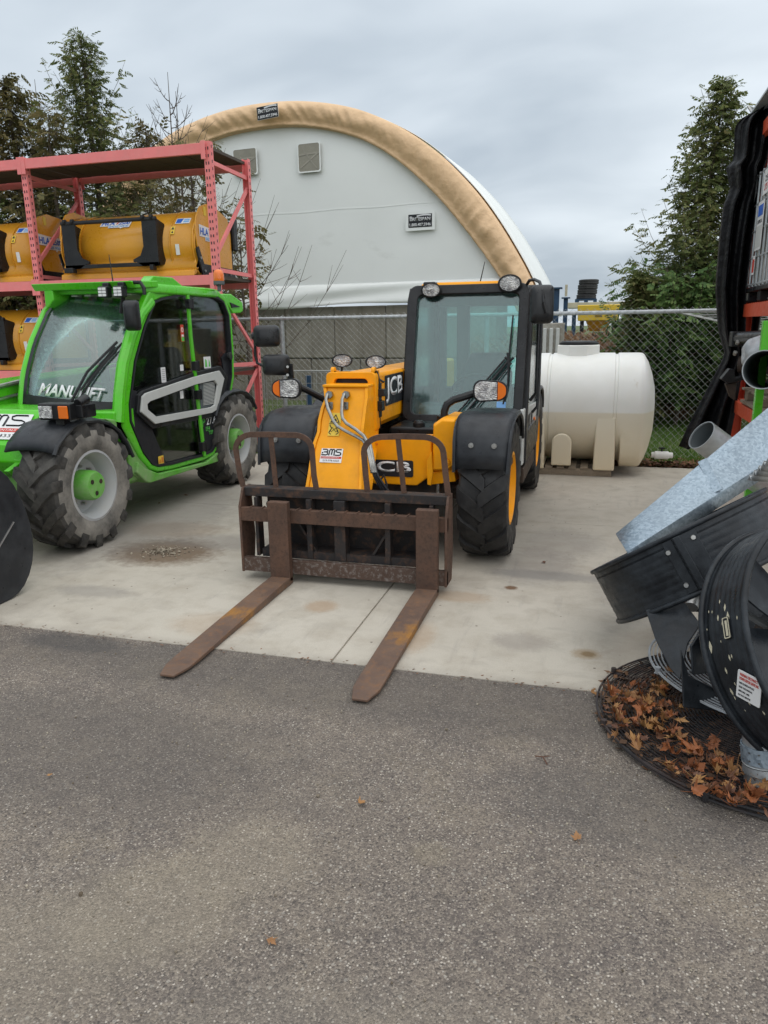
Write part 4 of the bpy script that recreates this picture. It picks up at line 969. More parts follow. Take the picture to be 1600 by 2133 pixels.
for P in ([(686,822,-.02),(682,822,.03),(679,832,.045),(683,850,.045),(694,876,.045),(703,888,.05),(720,898,.05),(742,909,.05),(757,918,.06),(764,930,.08)],[(721,822,-.02),(717,822,.03),(713,832,.045),(712,860,.045),(714,872,.05),(722,882,.05),(742,895,.06),(758,908,.07),(766,922,.09)]):
    b=MB(); b.tube([onneck(*p) for p in P],.0115,8); b.cyl(onneck(P[0][0]+2,P[0][1],.0),onneck(P[0][0]-1,P[0][1],.03),.026,n=6); b.build('hydraulic_pipe',M['chrome'],gn)
for (u,v) in ((687,845),(719,845)):
    m=frame(onneck(u,v,.004),(1,0,0),(0,.12,1)); b=MB(); b.plate(rrect(.045,.05,.004,1),m,-.004,.006); b.cyl(m@V((0,0,.005)),m@V((0,0,.014)),.01,n=8); b.build('pipe_clamp',M['chrome'],gn,smooth=0)
for k,(du,dv) in enumerate(((0,0),(7,-2),(3,3))):
    b=MB(); P=[(764+du,928+dv,.10),(768+du,945,.12),(772+du,965,.13),(775+du,985,.12)]
    b.tube([onneck(*p) for p in P],.011,7); b.build('hose_coupling',M['chrome'],gn)
    b=MB(); P=[(772+du,965,.13),(780+du,992,.11),(792+du*1.5,1015,.06),(800+du*2,1030,.02),(796+du,1042,-.05),(785,1030,-.12)]
    b.tube([onneck(*p) for p in P],.010,6); b.build('hydraulic_hose',M['ink'],gn)
b=MB(); P=[px(u,v,y=4.45) for u,v in ((785,1010),(800,990),(806,1010),(802,1030),(790,1038))]; b.tube(P,.008,6); b.build('hydraulic_hose',M['ink'],gn)
# decals on the gooseneck
def neckframe(u,v):
    o=onneck(u,v,-.010); a=onneck(u,v+20,-.010); c=onneck(u,v-20,-.010); return frame(o-V((0,.004,0)),(1,0,0),c-a)
m=neckframe(691,949); bms(ye,m,.152,.102)
m=neckframe(698,884); s=sticker(ye,m,.082,.165,'warn','warning_decal'); X_,Y_=ax(m)
b=MB(); b.ringplate([(-.034,.012),(.034,.012),(0,.074)],[(-.024,.018),(.024,.018),(0,.062)],m,.0035,.005); b.plate([(-.012,.02),(.014,.024),(.002,.045)],m,.0035,.005); b.build('mark',M['ink'],s,smooth=0)
b=MB()
for q in (-1,1):
    b.bar([m@V((q*.034,-.004,.004)),m@V((q*.018,-.03,.004)),m@V((q*.034,-.06,.004)),m@V((q*.018,-.072,.004))],.006,.002,up=-V((0,1,0))); b.plate([(q*.022,-.035),(q*.034,-.05),(q*.02,-.052)],m,.0035,.005)
b.bar([m@V((-.018,-.02,.004)),m@V((.018,-.055,.004))],.003,.002,up=-V((0,1,0))); b.bar([m@V((.018,-.02,.004)),m@V((-.018,-.055,.004))],.003,.002,up=-V((0,1,0)))
b.build('mark',M['ink'],s,smooth=0)
b=MB(); b.bar([m@V((-.041,.004,.004)),m@V((.041,.004,.004))],.003,.002,up=-V((0,1,0))); b.build('mark',M['ink'],s,smooth=0)
# ---- fork carriage
cx0,cx1=-2.185,-.815
b=MB(); b.box(cx0+.01,cx1-.01,4.27,4.36,.545,.605); b.build('carriage_rail',M['rustblack'],ye,bevel=.006)
b=MB(); b.box(cx0,cx1,4.205,4.245,.395,.485); n=0
for k in range(16):
    x=cx0+.08+k*.08; b.box(x,x+.012,4.20,4.25,.483,.492)
b.build('carriage_rail',M['rust'],ye,bevel=.004)
b=MB(); b.box(cx0,cx1,4.205,4.245,.055,.15); b.build('carriage_rail',M['rustwhite'],ye,bevel=.004)
for x in (cx0+.008,cx1-.008):
    b=MB(); b.prism([(x-.008,4.2,.05),(x-.008,4.36,.05),(x-.008,4.40,.25),(x-.008,4.37,.605),(x-.008,4.26,.605),(x-.008,4.2,.49)],(.016,0,0)); b.build('carriage_side_plate',M['rust'],ye,bevel=.003)
for x,t_ in ((cx0+.10,.012),(-1.72,.018),(-1.515,.038),(-1.20,.018),(cx1-.11,.012)):
    b=MB(); b.box(x-t_,x+t_,4.25,4.33,.15,.545); b.build('carriage_upright',M['rustblack'],ye,bevel=.004)
b=MB(); b.sheet([[(x,4.40+.03*math.sin(z*9)+(.05 if z<.2 else 0),z) for x in (-2.05,-1.8,-1.5,-1.2,-.95)] for z in (.12,.2,.3,.4,.53)]); b.box(-2.05,-.95,4.27,4.42,.155,.19); b.build('carriage_back_plate',M['rustblack'],ye,solid=.015,offs=1,smooth=0)
for s in (-1,1):
    b=MB(); xx=-1.5+s*.18; b.prism([(xx,4.28,.19),(xx+s*.02,4.28,.19),(xx+s*.16,4.28,.42),(xx+s*.14,4.28,.42)],(0,.05,0)); b.build('carriage_brace',M['rustblack'],ye,bevel=.003)
b=MB(); b.cyl((-1.9,4.45,.42),(-1.1,4.45,.42),.05,n=14); b.box(-1.85,-1.45,4.40,4.62,.36,.56); b.build('coupler',M['blackdirty'],ye,bevel=.01)
def hoop(pts,mid,lab):
    b=MB(); P=[px(u,v,y=4.30) for u,v in pts]; P[0].z=P[-1].z=.60
    Q=[]
    for i,p in enumerate(P):
        Q.append(p)
    b.bar(Q,.036,.012,up=(0,1,0)); o=b.build('load_guard',M['rust'],ye,smooth=50,bevel=.002)
    b=MB(); (u0,v0),(u1,v1)=mid; q0=px(u0,v0,y=4.305);q1=px(u1,v1,y=4.305);q1.z=.60; b.bar([q0,q1],.032,.012,up=(0,1,0)); b.build('bar',M['rust'],o,smooth=0,bevel=.002)
def rnd(c,r,a0,a1,n=7): return [(c[0]+r[0]*math.cos(rad(a0+(a1-a0)*i/(n-1))),c[1]-r[1]*math.sin(rad(a0+(a1-a0)*i/(n-1)))) for i in range(n)]
hoop([(508,1033),(500,990)]+rnd((525,935),(34,30),180,95)+[(560,905)]+rnd((612,938),(38,32),85,5)+[(654,990),(660,1035)],((564,908),(576,1033)),0)
hoop([(766,1040),(762,990)]+rnd((798,942),(40,32),180,95)+[(838,909)]+rnd((880,946),(44,36),85,5)+[(928,985),(934,1048)],((829,911),(842,1040)),1)
# forks
for x0,x1 in ((-1.955,-1.82),(-.995,-.862)):
    b=MB(); b.box(x0,x1,4.14,4.195,.02,.545); b.build('fork_shank',M['rust'],ye,bevel=.006)
    b=MB(); n=14; top=[];lp=[]
    for i in range(n+1):
        t=i/n; y=4.19-1.39*t; w=(x1-x0)/2; c=(x0+x1)/2
        if t>.90: w*=math.sqrt(max(.03,1-((t-.90)/.105)**2))*.62+.36
        th=.048-.034*max(0,(t-.15)/.85)
        lp.append([(c-w,y,.004),(c+w,y,.004),(c+w,y,.004+th),(c-w,y,.004+th)])
    b.loft(lp); b.build('fork_blade',M['rustfork'],ye,bevel=.005,smooth=30)
# ---- cab
Z0,Z1=.86,1.90; Yb,Yt=5.72,6.00
def wy(z): return Yb+(Yt-Yb)*(z-Z0)/(Z1-Z0)
ctr=V((-1.0,wy(1.38),1.38)); mW=frame(ctr,(1,0,0),(0,Yt-Yb,Z1-Z0)); HH=math.hypot(Yt-Yb,Z1-Z0)
b=MB(); b.ringplate(rrect(.945,HH,.07,5),[(x,y-.01) for x,y in rrect(.795,HH-.135,.05,5)],mW,-.02,.06); cab=b.build('cab_frame',M['black'],ye,bevel=.012)
b=MB(); b.plate([(x,y-.01) for x,y in rrect(.82,HH-.11,.05,5)],mW,.012,.018); b.build('windscreen',M['glass_y'],ye,smooth=0)
YR=7.02
for x,s in ((XR,1),(-1.47,-1)):
    b=MB(); o=[(wy(Z0)+.03,.55),(wy(Z0)+.03,Z0),(Yt,Z1-.10),(Yt+.08,Z1),(YR-.08,Z1),(YR,Z1-.08),(YR+.05,1.0),(YR+.05,.9),(6.9,.55)]
    i_=[(wy(.95)+.11,.80),(wy(.95)+.11,.97),(Yt+.05,Z1-.13),(Yt+.13,Z1-.075),(YR-.13,Z1-.075),(YR-.07,Z1-.13),(YR-.03,1.02),(YR-.03,.97),(6.85,.80)]
    b.ringplate(o,i_,frame((x,0,0),(0,1,0),(0,0,1)),-.03,.03); b.build('cab_side_frame',M['black'],ye,bevel=.01)
    b=MB(); b.plate(i_,frame((x,0,0),(0,1,0),(0,0,1)),-.003,.003); b.build('side_window',M['glass_y'],ye,smooth=0)
b=MB(); b.box(-1.46,-1.38,YR-.02,YR+.05,1.0,Z1-.03);b.box(-.62,-.54,YR-.02,YR+.05,1.0,Z1-.03);b.box(-1.46,-.54,YR-.02,YR+.05,.6,1.04);b.box(-1.46,-.54,YR-.04,YR+.04,Z1-.13,Z1-.02);b.box(-1.28,-1.16,YR-.03,YR+.03,1.0,Z1-.05); b.build('cab_rear_frame',M['cabgrey'],ye,bevel=.015)
b=MB(); b.box(-1.38,-.62,YR,YR+.006,1.03,Z1-.12); b.build('rear_window',M['glass_y'],ye,smooth=0)
b=MB(); b.box(-1.46,-.54,5.98,YR+.03,Z1-.035,Z1+.0); b.build('roof_lining',M['cabgrey'],ye,bevel=.02)
b=MB(); b.loft([[(-1.40,5.985,Z1+.002),(-.60,5.985,Z1+.002),(-.60,YR,Z1+.002),(-1.40,YR,Z1+.002)],[(-1.37,6.01,Z1+.035),(-.63,6.01,Z1+.035),(-.66,YR-.05,Z1+.05),(-1.34,YR-.05,Z1+.05)]]); b.build('roof_panel',M['yellow'],ye,bevel=.012)
b=MB(); b.box(-1.44,-.56,5.76,6.95,.60,.66); b.build('cab_floor',M['cabgrey'],ye)
b=MB(); b.loft([[(-1.40,5.80,.66),(-.62,5.80,.66),(-.62,6.0,.66),(-1.40,6.0,.66)],[(-1.38,5.84,.98),(-1.05,5.84,.98),(-1.05,6.0,1.0),(-1.38,6.0,1.0)]]); b.build('dashboard',M['cabgrey'],ye,bevel=.03)
b=MB(); b.loft([[(-1.2,6.35,.72),(-.74,6.35,.72),(-.74,6.80,.72),(-1.2,6.80,.72)],[(-1.2,6.33,.84),(-.74,6.33,.84),(-.74,6.82,.84),(-1.2,6.82,.84)]]); 
b.loft([[(-1.2,6.72,.84),(-.74,6.72,.84),(-.74,6.84,.84),(-1.2,6.84,.84)],[(-1.2,6.80,1.18),(-.74,6.80,1.18),(-.74,6.90,1.18),(-1.2,6.90,1.18)],[(-1.13,6.83,1.36),(-.81,6.83,1.36),(-.81,6.91,1.36),(-1.13,6.91,1.36)]]); b.build('seat',M['seat'],ye,bevel=.05,seg=4)
b=MB(); mS=frame((-.97,6.12,1.06),(1,0,0),(0,.7,.75)); b.tube([mS@V((.19*math.cos(a),.19*math.sin(a),0)) for a in [2*PI*i/28 for i in range(28)]],.016,8,closed=True); b.tube([mS@V((-.18,0,0)),mS@V((0,0,-.03)),mS@V((.18,0,0))],.012,6); b.tube([mS@V((0,0,-.03)),(-.97,5.98,.8)],.03,8); b.build('steering_wheel',M['black'],ye)
# lower side skin behind the right front wheel
b=MB(); b.prism([(XR-.02,5.66,.55),(XR-.02,5.66,.98),(XR-.02,5.78,.98),(XR-.02,6.9,.92),(XR-.02,6.95,.55)],(.035,0,0)); b.build('side_panel',M['greytrim'],ye,bevel=.012)
m=frame((XR+.017,6.1,.75),(0,1,0),(0,0,1)); b=MB(); b.plate([(-.3,-.12),(-.05,-.12),(.1,.15),(-.05,.15)],m,0,.003); b.plate([(.1,-.15),(.25,-.15),(.3,.15),(.2,.15)],m,0,.003); b.build('side_decal',M['ink'],ye,smooth=0)
b=MB(); b.box(XR-.02,XR+.03,6.55,6.62,.74,.82); b.build('side_marker',M['orangelens'],ye,bevel=.006)
b=MB(); b.box(XR-.25,XR+.02,5.72,6.7,.40,.52); b.build('step',M['blackdirty'],ye,bevel=.01)
# grab rails
b=MB(); b.tube([(XR+.03,6.02,1.84),(XR+.075,6.02,1.78),(XR+.075,5.98,1.3),(XR+.075,5.95,1.08),(XR+.03,5.95,1.02)],.013,8); b.build('grab_rail',M['black'],ye)
b=MB(); b.tube([(XR+.03,6.35,1.80),(XR+.07,6.35,1.75),(XR+.07,6.3,1.2),(XR+.07,6.2,.95),(XR+.03,6.2,.9)],.012,8); b.build('grab_rail',M['black'],ye)
# wipers
def onws(u,v,d=.05): 
    # intersect with windscreen plane
    n=mW.to_3x3()@V((0,0,1)); dd=CF+CR*((u-CXP)/FPX)+CU*((CYP-v)/FPX); o=ctr+n*d; t=(o-V((0,0,EYE))).dot(n)/dd.dot(n); return V((0,0,EYE))+dd*t
for P,r in ([((972,858),(1062,748)),.010],[((955,858),(1052,748)),.008],[((984,862),(1066,756)),.006],[((1069,657),(1060,745),(1058,800),(1048,842)),.007],[((1052,744),(1062,752),(1070,745)),.010],[((1058,735),(1060,765)),.012]):
    b=MB(); b.tube([onws(u,v,.055) for u,v in P],r,6); b.build('wiper',M['black'],ye)
m=frame(onws(1044,845,.021),(1,0,0),(0,.27,1)); s=sticker(ye,m,.07,.06,'sky_ink','windscreen_sticker',.001)
# antenna
b=MB(); b.cyl(px(999,594,y=6.5),px(1010,545,y=6.5),.006,.003,n=6); b.build('antenna',M['black'],ye)
# lamps
worklamp(ye,px(898,604,y=5.90),(.05,-1,-.05),.078,.056)
worklamp(ye,px(1062,590,y=5.90),(.05,-1,-.02),.088,.064)
for u,v in ((898,596),(1064,600)):
    c=px(u,v,y=6.0); b=MB(); b.box(c.x-.05,c.x+.05,5.93,6.06,c.z-.03,c.z+.03); b.build('lamp_mount',M['black'],ye,bevel=.012)
for u,v in ((713,751),(783,754)):
    worklamp(ye,px(u,v,y=5.06),(.1,-1,.02),.074,.046)
    q=px(u,v+10,y=5.1); b=MB(); b.tube([q,q+V((-.01,0,-.07)),q+V((.05,.03,-.11))],.009,6); b.build('lamp_mount',M['black'],ye)
b=MB(); P=[px(u,v,y=5.08) for u,v in ((722,777),(735,780),(750,776),(765,778),(778,778))]; b.tube(P,.007,6); P=[px(u,v,y=5.0) for u,v in ((780,768),(786,775),(790,790),(792,810))]; b.tube(P,.007,6); b.build('lamp_cable',M['ink'],ye)
headlight(ye,px(1022,814,y=5.02),(.03,-1,.0),.232,.148,1)
headlight(ye,px(597,809,y=5.02),(.12,-1,.0),.214,.145,-1)
b=MB(); P=[px(u,v,y=y) for u,v,y in ((925,872,5.02),(926,856,5.02),(931,843,5.03),(945,833,5.04),(965,827,5.06),(1000,816,5.10))]; b.tube(P,.026,10); b.cyl(P[0]+V((0,0,-.02)),P[0]+V((0,0,.02)),.05,n=14); b.build('headlight_arm',M['black'],ye)
b=MB(); P=[px(u,v,y=y) for u,v,y in ((618,803,5.10),(640,813,5.14),(672,830,5.2),(690,840,5.25))]; b.tube(P,.024,10); b.build('headlight_arm',M['black'],ye)
# mirrors
mirror_head(ye,px(1129,634,y=5.62),(.16,-1,.10),.165,.27)
b=MB(); P=[px(u,v,y=y) for u,v,y in ((1098,592,5.98),(1103,584,5.9),(1113,582,5.8),(1124,587,5.66),(1130,605,5.57),(1133,630,5.55))]; b.tube(P,.012,8); b.tube([px(1133,630,y=5.54),px(1139,652,y=5.54)],.014,8); b.build('mirror_arm',M['black'],ye)
mirror_head(ye,px(556,700,y=5.12),(.35,-1,-.05),.19,.155); mirror_head(ye,px(576,760,y=5.05),(.1,-1,.0),.20,.15)
b=MB(); P=[px(u,v,y=5.14) for u,v in ((536,700),(531,705),(532,740),(536,756),(548,762))]; b.tube(P,.011,8); b.cyl(px(527,700,y=5.1),px(545,700,y=5.1),.03,n=10); P=[px(u,v,y=5.06) for u,v in ((560,760),(606,764),(606,790),(600,800))]; b.bar(P,.05,.014,up=(0,1,0)); b.build('mirror_arm',M['black'],ye)
b=MB()
for v in (764,781): b.cyl(px(599,v,y=5.0),px(599,v,y=5.03),.010,n=8)
b.build('bolts',M['steel'],ye)
# ---------------------------------------------------------------- green telehandler
ge=thing('telehandler',(-4.5,5.85,0),'bright green telehandler with dusty grey tyres parked at the left of the yellow one','telehandler')
XS=-3.62
def gx(u,v,x=XS): p=px(u,v,x=x); return (p.y,p.z)
for y,rl in ((4.64,1),(7.02,1)):
    for x,o in ((-3.75,1),(-5.25,-1)):
        make_wheel(ge,V((x,y,.475)),.482,.36,.255,o,M['rubberdust'],M['rimgrey'],M['greendirt'],15,0.,.115,.10,lug='w',hublen=.14,down=-1)
    b=MB(); b.cyl((-5.1,y,.47),(-3.9,y,.47),.09,n=14); b.box(-4.8,-4.2,y-.12,y+.12,.34,.6); b.build('axle',M['greendirt'],ge,bevel=.02)
b=MB(); b.box(-5.0,-4.05,4.5,7.4,.42,.80); b.box(-5.1,-3.74,5.2,6.4,.34,.56); b.build('chassis',M['greendirt'],ge,bevel=.02)
b=MB(); b.box(-3.75,-3.66,4.99,5.32,.38,.55); b.build('step_box',M['greendirt'],ge,bevel=.02)
def pillar(pts,x,r=.036,mt='green',nm='cab_post'):
    b=MB(); b.tube([px(u,v,x=x) for u,v in pts],r,10); return b.build(nm,M[mt],ge)
OPEN=[(337,621),(389,611),(430,613),(454,619),(466,628),(477,657),(482,724),(483,782),(474,840),(458,913),(443,940),(424,949),(358,967),(331,971),(318,967),(299,942),(272,878),(270,842),(274,811),(281,753),(301,680),(322,628)]
P2=[V(gx(u,v)) for u,v in OPEN]
cen=sum(P2,V((0,0)))/len(P2)
def offset(poly,d):
    o=[]; n=len(poly)
    for i in range(n):
        t=(poly[(i+1)%n]-poly[i-1]).normalized(); nn=V((t.y,-t.x)); 
        if nn.dot(poly[i]-cen)<0: nn=-nn
        o.append(poly[i]+nn*d)
    return o
def widths(p): return p
ou=[]
for p,q in zip(P2,offset(P2,1)):
    nn=q-p; d=.062
    if nn.x<-.6 and p.y>.75: d=.105
    if nn.y<-.7: d=.05
    ou.append(p+nn*d)
mS_=frame((XS,0,0),(0,1,0),(0,0,1))
b=MB(); b.ringplate([tuple(p) for p in ou],[tuple(p) for p in P2],mS_,-.07,.0); b.build('cab_frame',M['green'],ge,bevel=.02,seg=3)
b=MB(); b.ringplate([tuple(p) for p in offset(P2,.004)],[tuple(p) for p in offset(P2,-.016)],mS_,-.05,.004); b.build('door_seal',M['ink'],ge,smooth=0)
# tinted glass fills the whole door, the lower part blacked out
b=MB(); b.plate([tuple(p) for p in offset(P2,-.012)],mS_,-.035,-.03); door=b.build('door_glass',M['glass_d'],ge,smooth=0)
black=[(281,760),(290,815),(300,808),(404,775),(456,762),(466,770),(474,738),(482,735),(482,782),(474,840),(458,913),(443,938),(424,947),(424,860),(330,890),(312,893),(345,966),(331,970),(318,966),(299,941),(272,878),(270,842),(274,811)]
b=MB()
for poly in ([(270,842),(272,878),(299,941),(318,966),(331,970),(352,966),(318,886),(288,858),(290,815),(281,812),(274,811)],[(430,852),(450,853),(473,842),(458,913),(443,938),(424,947),(416,862)],[(470,770),(466,745),(474,735),(482,738),(483,782),(474,840),(465,846)]):
    b=MB(); b.plate([gx(u,v) for u,v in poly],mS_,-.03,-.022); b.build('black_panel',M['ink'],ge,smooth=0)
RO=[(293,826),(300,819),(404,784),(454,772),(464,788),(449,853),(438,860),(320,883),(290,858)]
RI=[(303,842),(309,836),(404,801),(443,792),(450,802),(444,843),(437,848),(322,868),(304,853)]
RB=[(288,824),(298,814),(404,776),(459,762),(474,786),(457,858),(442,869),(318,893),(285,861)]
b=MB(); b.ringplate([gx(*p) for p in RB],[gx(*p) for p in RI],mS_,-.028,.006); b.build('door_trim_surround',M['plastic'],ge,bevel=.006)
b=MB(); b.ringplate([gx(*p) for p in RO],[gx(*p) for p in RI],mS_,.0,.022); tr=b.build('door_trim',M['greytrim'],ge,bevel=.006)
b=MB(); b.plate([gx(*p) for p in ((417,797),(446,790),(451,802),(445,842),(437,848),(419,850))],mS_,-.02,-.005); gr=b.build('vent_panel',M['cabgrey'],ge)
b=MB()
for i in range(16):
    v=799+i*2.9; p,q=gx(424,v+1),gx(447,v-3); b.bar([mS_@V((p[0],p[1],-.002)),mS_@V((q[0],q[1],-.002))],.006,.008,up=(1,0,0))
b.build('louvres',M['greytrim'],gr,smooth=0)
b=MB(); P=[gx(u,v) for u,v in ((389,611),(396,700),(405,780),(415,870),(425,950))]; b.bar([mS_@V((a,c,.006)) for a,c in P],.020,.042,up=(0,1,0)); b.build('door_post',M['green'],ge,bevel=.004)
for u,v in ((391,633),(404,762),(409,822),(419,930)):
    a=gx(u,v); b=MB(); b.cbox((XS+.015,a[0],a[1]),(.045,.075,.085)); b.cyl((XS+.03,a[0]+.03,a[1]-.05),(XS+.03,a[0]+.03,a[1]+.05),.014,n=8); b.build('door_hinge',M['black'],ge,bevel=.01)
a=gx(476,742); b=MB(); b.cyl((XS,a[0],a[1]),(XS+.03,a[0],a[1]),.04,n=14); b.build('door_handle',M['plastic'],ge,bevel=.006)
# stickers and lettering on the door
def gst(u,v,w,h,mn,nm='sticker',rot=0): 
    a=gx(u,v); m=frame((XS-.018,a[0],a[1]),(0,1,0),(0,0,1)); return sticker(ge,m,w,h,mn,nm,.003),m
s,m=gst(383,694,.052,.15,'redink'); b=MB(); b.plate([(-.022,-.07),(.022,-.07),(.022,-.035),(-.022,-.035)],m,.0035,.005); b.build('mark',M['greenink'],s,smooth=0)
b=MB(); b.ringplate(circ(.019,.022,16),circ(.012,.014,16),Matrix(m)@Matrix.Translation((0,.03,0)),.0035,.005); b.plate([(-.018,-.03),(.018,-.03),(.018,-.012),(-.018,-.012)],m,.0035,.005); b.build('mark',M['white'],s,smooth=0)
s,m=gst(344,781,.07,.13,'white'); 
b=MB()
for i in range(6): b.plate([(-.024,.045-i*.017),(.024,.045-i*.017),(.024,.049-i*.017),(-.024,.049-i*.017)],m,.0035,.0045)
b.build('small_print',M['steel'],s,smooth=0)
s,m=gst(382,766,.055,.055,'white'); s,m=gst(382,822,.055,.07,'white'); s,m=gst(435,755,.13,.11,'white')
b=MB(); b.plate([(-.05,-.04),(-.01,-.04),(-.015,.02),(-.04,.035)],m,.0035,.005); b.plate([(.02,-.04),(.05,-.04),(.045,.0),(.03,.03)],m,.0035,.005); b.build('mark',M['greenink'],s,smooth=0)
a=gx(339,958); m=frame((XS-.018,a[0],a[1]),(0,1,0),(0,.0,1)); s=sticker(ge,m,.08,.07,'warn','warning_decal',.003); b=MB(); b.ringplate([(-.034,-.022),(-.004,-.022),(-.019,.012)],[(-.027,-.018),(-.011,-.018),(-.019,.002)],m,.0035,.005); b.plate([(.006,-.025),(.014,-.025),(.014,.022),(.006,.022)],m,.0035,.005); b.plate([(.022,-.025),(.03,-.025),(.03,.022),(.022,.022)],m,.0035,.005); b.build('mark',M['redink'],s,smooth=0)
def gtx(sv,u,v,h,mn,w=None,bold=.03):
    a=gx(u,v); text(sv,(XS-.020,a[0],a[1]),(0,1,.0),(0,0,1),h,M[mn],ge,w=w,bold=bold)
gtx('P',426,889,.078,'greenink',.055,.02); gtx('27.6',434.5,886,.078,'letter',.19,.02); gtx('EE4',433,898,.04,'greenink',.08,.02); gtx('TOP',439,906,.04,'greenink',.085,.02)
# sill below the door
b=MB(); L=[gx(*p) for p in ((286,962),(300,975),(330,986),(430,962),(455,940),(463,928),(462,952),(452,962),(312,1006),(303,1004),(283,985))]
b.loft([[(XS-.10,y,z) for y,z in L],[(XS+.012,y,z) for y,z in L]]); b.build('sill',M['greendirt'],ge,bevel=.012)
# pillars of the windscreen
PR=[(246,880),(249,820),(256,760),(272,700),(292,655),(312,628)]; PLf=[(46,862),(48,820),(52,780),(68,715),(95,652),(128,612)]
XL=-4.52
pillar(PR,XS-.03,.048,'green','windscreen_post'); pillar(PLf,XL,.036,'green','windscreen_post')
def pts_on(P,x): return [px(u,v,x=x) for u,v in P]
def resample(P,n):
    d=[0]
    for a,c in zip(P,P[1:]): d.append(d[-1]+(c-a).length)
    o=[]
    for k in range(n):
        t=d[-1]*k/(n-1); i=min(max(j for j in range(len(d)) if d[j]<=t+1e-9),len(P)-2); o.append(P[i].lerp(P[i+1],(t-d[i])/(d[i+1]-d[i])))
    return o
A=resample(pts_on(PLf,XL+.03),14); B=resample(pts_on(PR,XS-.07),14)
g=[]
for a,c in zip(A,B):
    g.append([a.lerp(c,i/14)+V((0,-.09*(1-(2*i/14-1)**2)+.015,0)) for i in range(15)])
b=MB(); b.sheet(g); b.build('windscreen',M['glass_g'],ge,solid=.006,smooth=180)
def gpt(i,j,d=.012):
    i0,j0=min(int(i),12),min(int(j),13); a=g[i0][j0].lerp(g[i0][j0+1],j-j0); c=g[i0+1][j0].lerp(g[i0+1][j0+1],j-j0); p=a.lerp(c,i-i0)
    return p+V((0,-1,.45)).normalized()*d
# black ceramic border of the windscreen
b=MB(); b.sheet([[gpt(i,j,.014) for j in [k*.5 for k in range(29)]] for i in (-.0,.5,1.0,1.4,1.75)])
b.sheet([[gpt(i,j,.014) for j in (0,.35,.7)] for i in [k*.5 for k in range(27)]]); b.sheet([[gpt(i,j,.014) for j in (13.3,13.65,14)] for i in [k*.5 for k in range(27)]])
b.build('windscreen_border',M['plastic'],ge,smooth=180)
X0=gpt(2.1,3.2,.016); X1=gpt(2.1,11.2,.016); xd=(X1-X0); up=gpt(3.4,6.5)-gpt(1.6,6.5)
text('MANULIFT',gpt(1.75,3.4,.045),xd,up,.10,M['letter'],ge,w=.55,bold=.03,shear=.28)
# green cowl below the windscreen
b=MB(); b.loft([[(-4.50,5.30,.80),(XS-.02,5.30,.80),(XS-.02,5.30,1.0),(-4.50,5.30,1.0)],[(-4.50,4.99,.70),(XS-.02,5.02,.66),(XS-.02,5.03,.985),(-4.50,4.99,.985)]]); b.build('cowl',M['green'],ge,bevel=.02)
b=MB(); L=[gx(*p,x=XS-.02) for p in ((222,872),(262,875),(272,905),(300,950),(318,985),(300,1003),(272,985),(262,935),(245,900))]; b.loft([[(XS-.22,y,z) for y,z in L],[(XS-.02,y,z) for y,z in L]]); b.build('cab_front_skin',M['greendirt'],ge,bevel=.015)
# nose
b=MB(); pf=[(5.2,1.03),(4.64,1.035),(4.40,.80),(4.38,.68),(4.46,.56),(5.2,.56)]
b.loft([[(-5.05,y,z) for y,z in pf],[(-3.985,y,z) for y,z in pf]]); b.build('nose',M['green'],ge,bevel=.012)
sl_=V((0,4.64-4.40,1.035-.80)); o=V((-4.30,4.515,.9175)); m=frame(o+V((0,-.003,.003)),(1,0,0),sl_); bms(ge,m,.56,.235)
# boom on the left side of the cab
b=MB(); b.loft([[(x,4.55,z) for x,z in ((-5.06,.98),(-4.66,.98),(-4.66,1.18),(-5.06,1.18))],[(x,7.6,z) for x,z in ((-5.06,1.02),(-4.66,1.02),(-4.66,1.28),(-5.06,1.28))]]); b.build('boom',M['green'],ge,bevel=.02)
b=MB(); b.tube([(-4.645,4.7,1.05),(-4.645,5.5,1.13)],.016,8); b.tube([(-4.645,4.6,1.14),(-4.645,5.4,1.22)],.02,8); b.build('hose_rail',M['steel'],ge)
# boom head, coupler and bucket
b=MB(); b.loft([[(x,4.75,z) for x,z in ((-4.98,.80),(-4.74,.80),(-4.74,1.1),(-4.98,1.1))],[(x,4.05,z) for x,z in ((-4.98,.35),(-4.74,.35),(-4.74,.62),(-4.98,.62))]]); b.build('boom_head',M['green'],ge,bevel=.015)
b=MB(); b.box(-5.3,-4.05,3.92,4.02,.25,.70); 
for x in (-5.2,-4.15): b.box(x-.03,x+.03,3.80,4.1,.2,.8)
b.build('coupler',M['greendirt'],ge,bevel=.012)
b=MB(); c0=px(52,970,x=-4.0); b.prism([px(u,v,x=-4.0) for u,v in ((18,982),(48,960),(60,972),(56,992),(30,992))],(-.05,0,0)); b.box(-4.06,-3.96,c0.y-.04,c0.y+.10,c0.z-.16,c0.z+.05); b.build('nose_bracket',M['green'],ge,bevel=.006)
b=MB(); b.box(-4.02,-3.99,4.40,4.5,.15,.62); b.build('front_strut',M['greendirt'],ge,bevel=.006)
bk=[(3.56,.80),(3.64,.70),(3.71,.52),(3.745,.34),(3.71,.17),(3.62,.05),(3.50,.004),(2.85,.004),(2.82,.03),(3.05,.40),(3.30,.78)]
bk=[(3.56,.80),(3.605,.755),(3.645,.695),(3.685,.61),(3.715,.52),(3.735,.43),(3.743,.34),(3.735,.25),(3.71,.17),(3.672,.105),(3.62,.05),(3.565,.02),(3.50,.004)]+bk[7:]
BX0,BX1=-5.9,-3.42
b=MB(); sheetp=[(2.80,.012),(3.50,.012),(3.61,.055),(3.70,.17),(3.735,.34),(3.70,.52),(3.63,.70),(3.55,.80)]
b.sheet([[(x,y,z) for y,z in sheetp] for x in (BX0,BX1)]); bu=b.build('bucket',M['black'],ge,solid=.012,smooth=40)
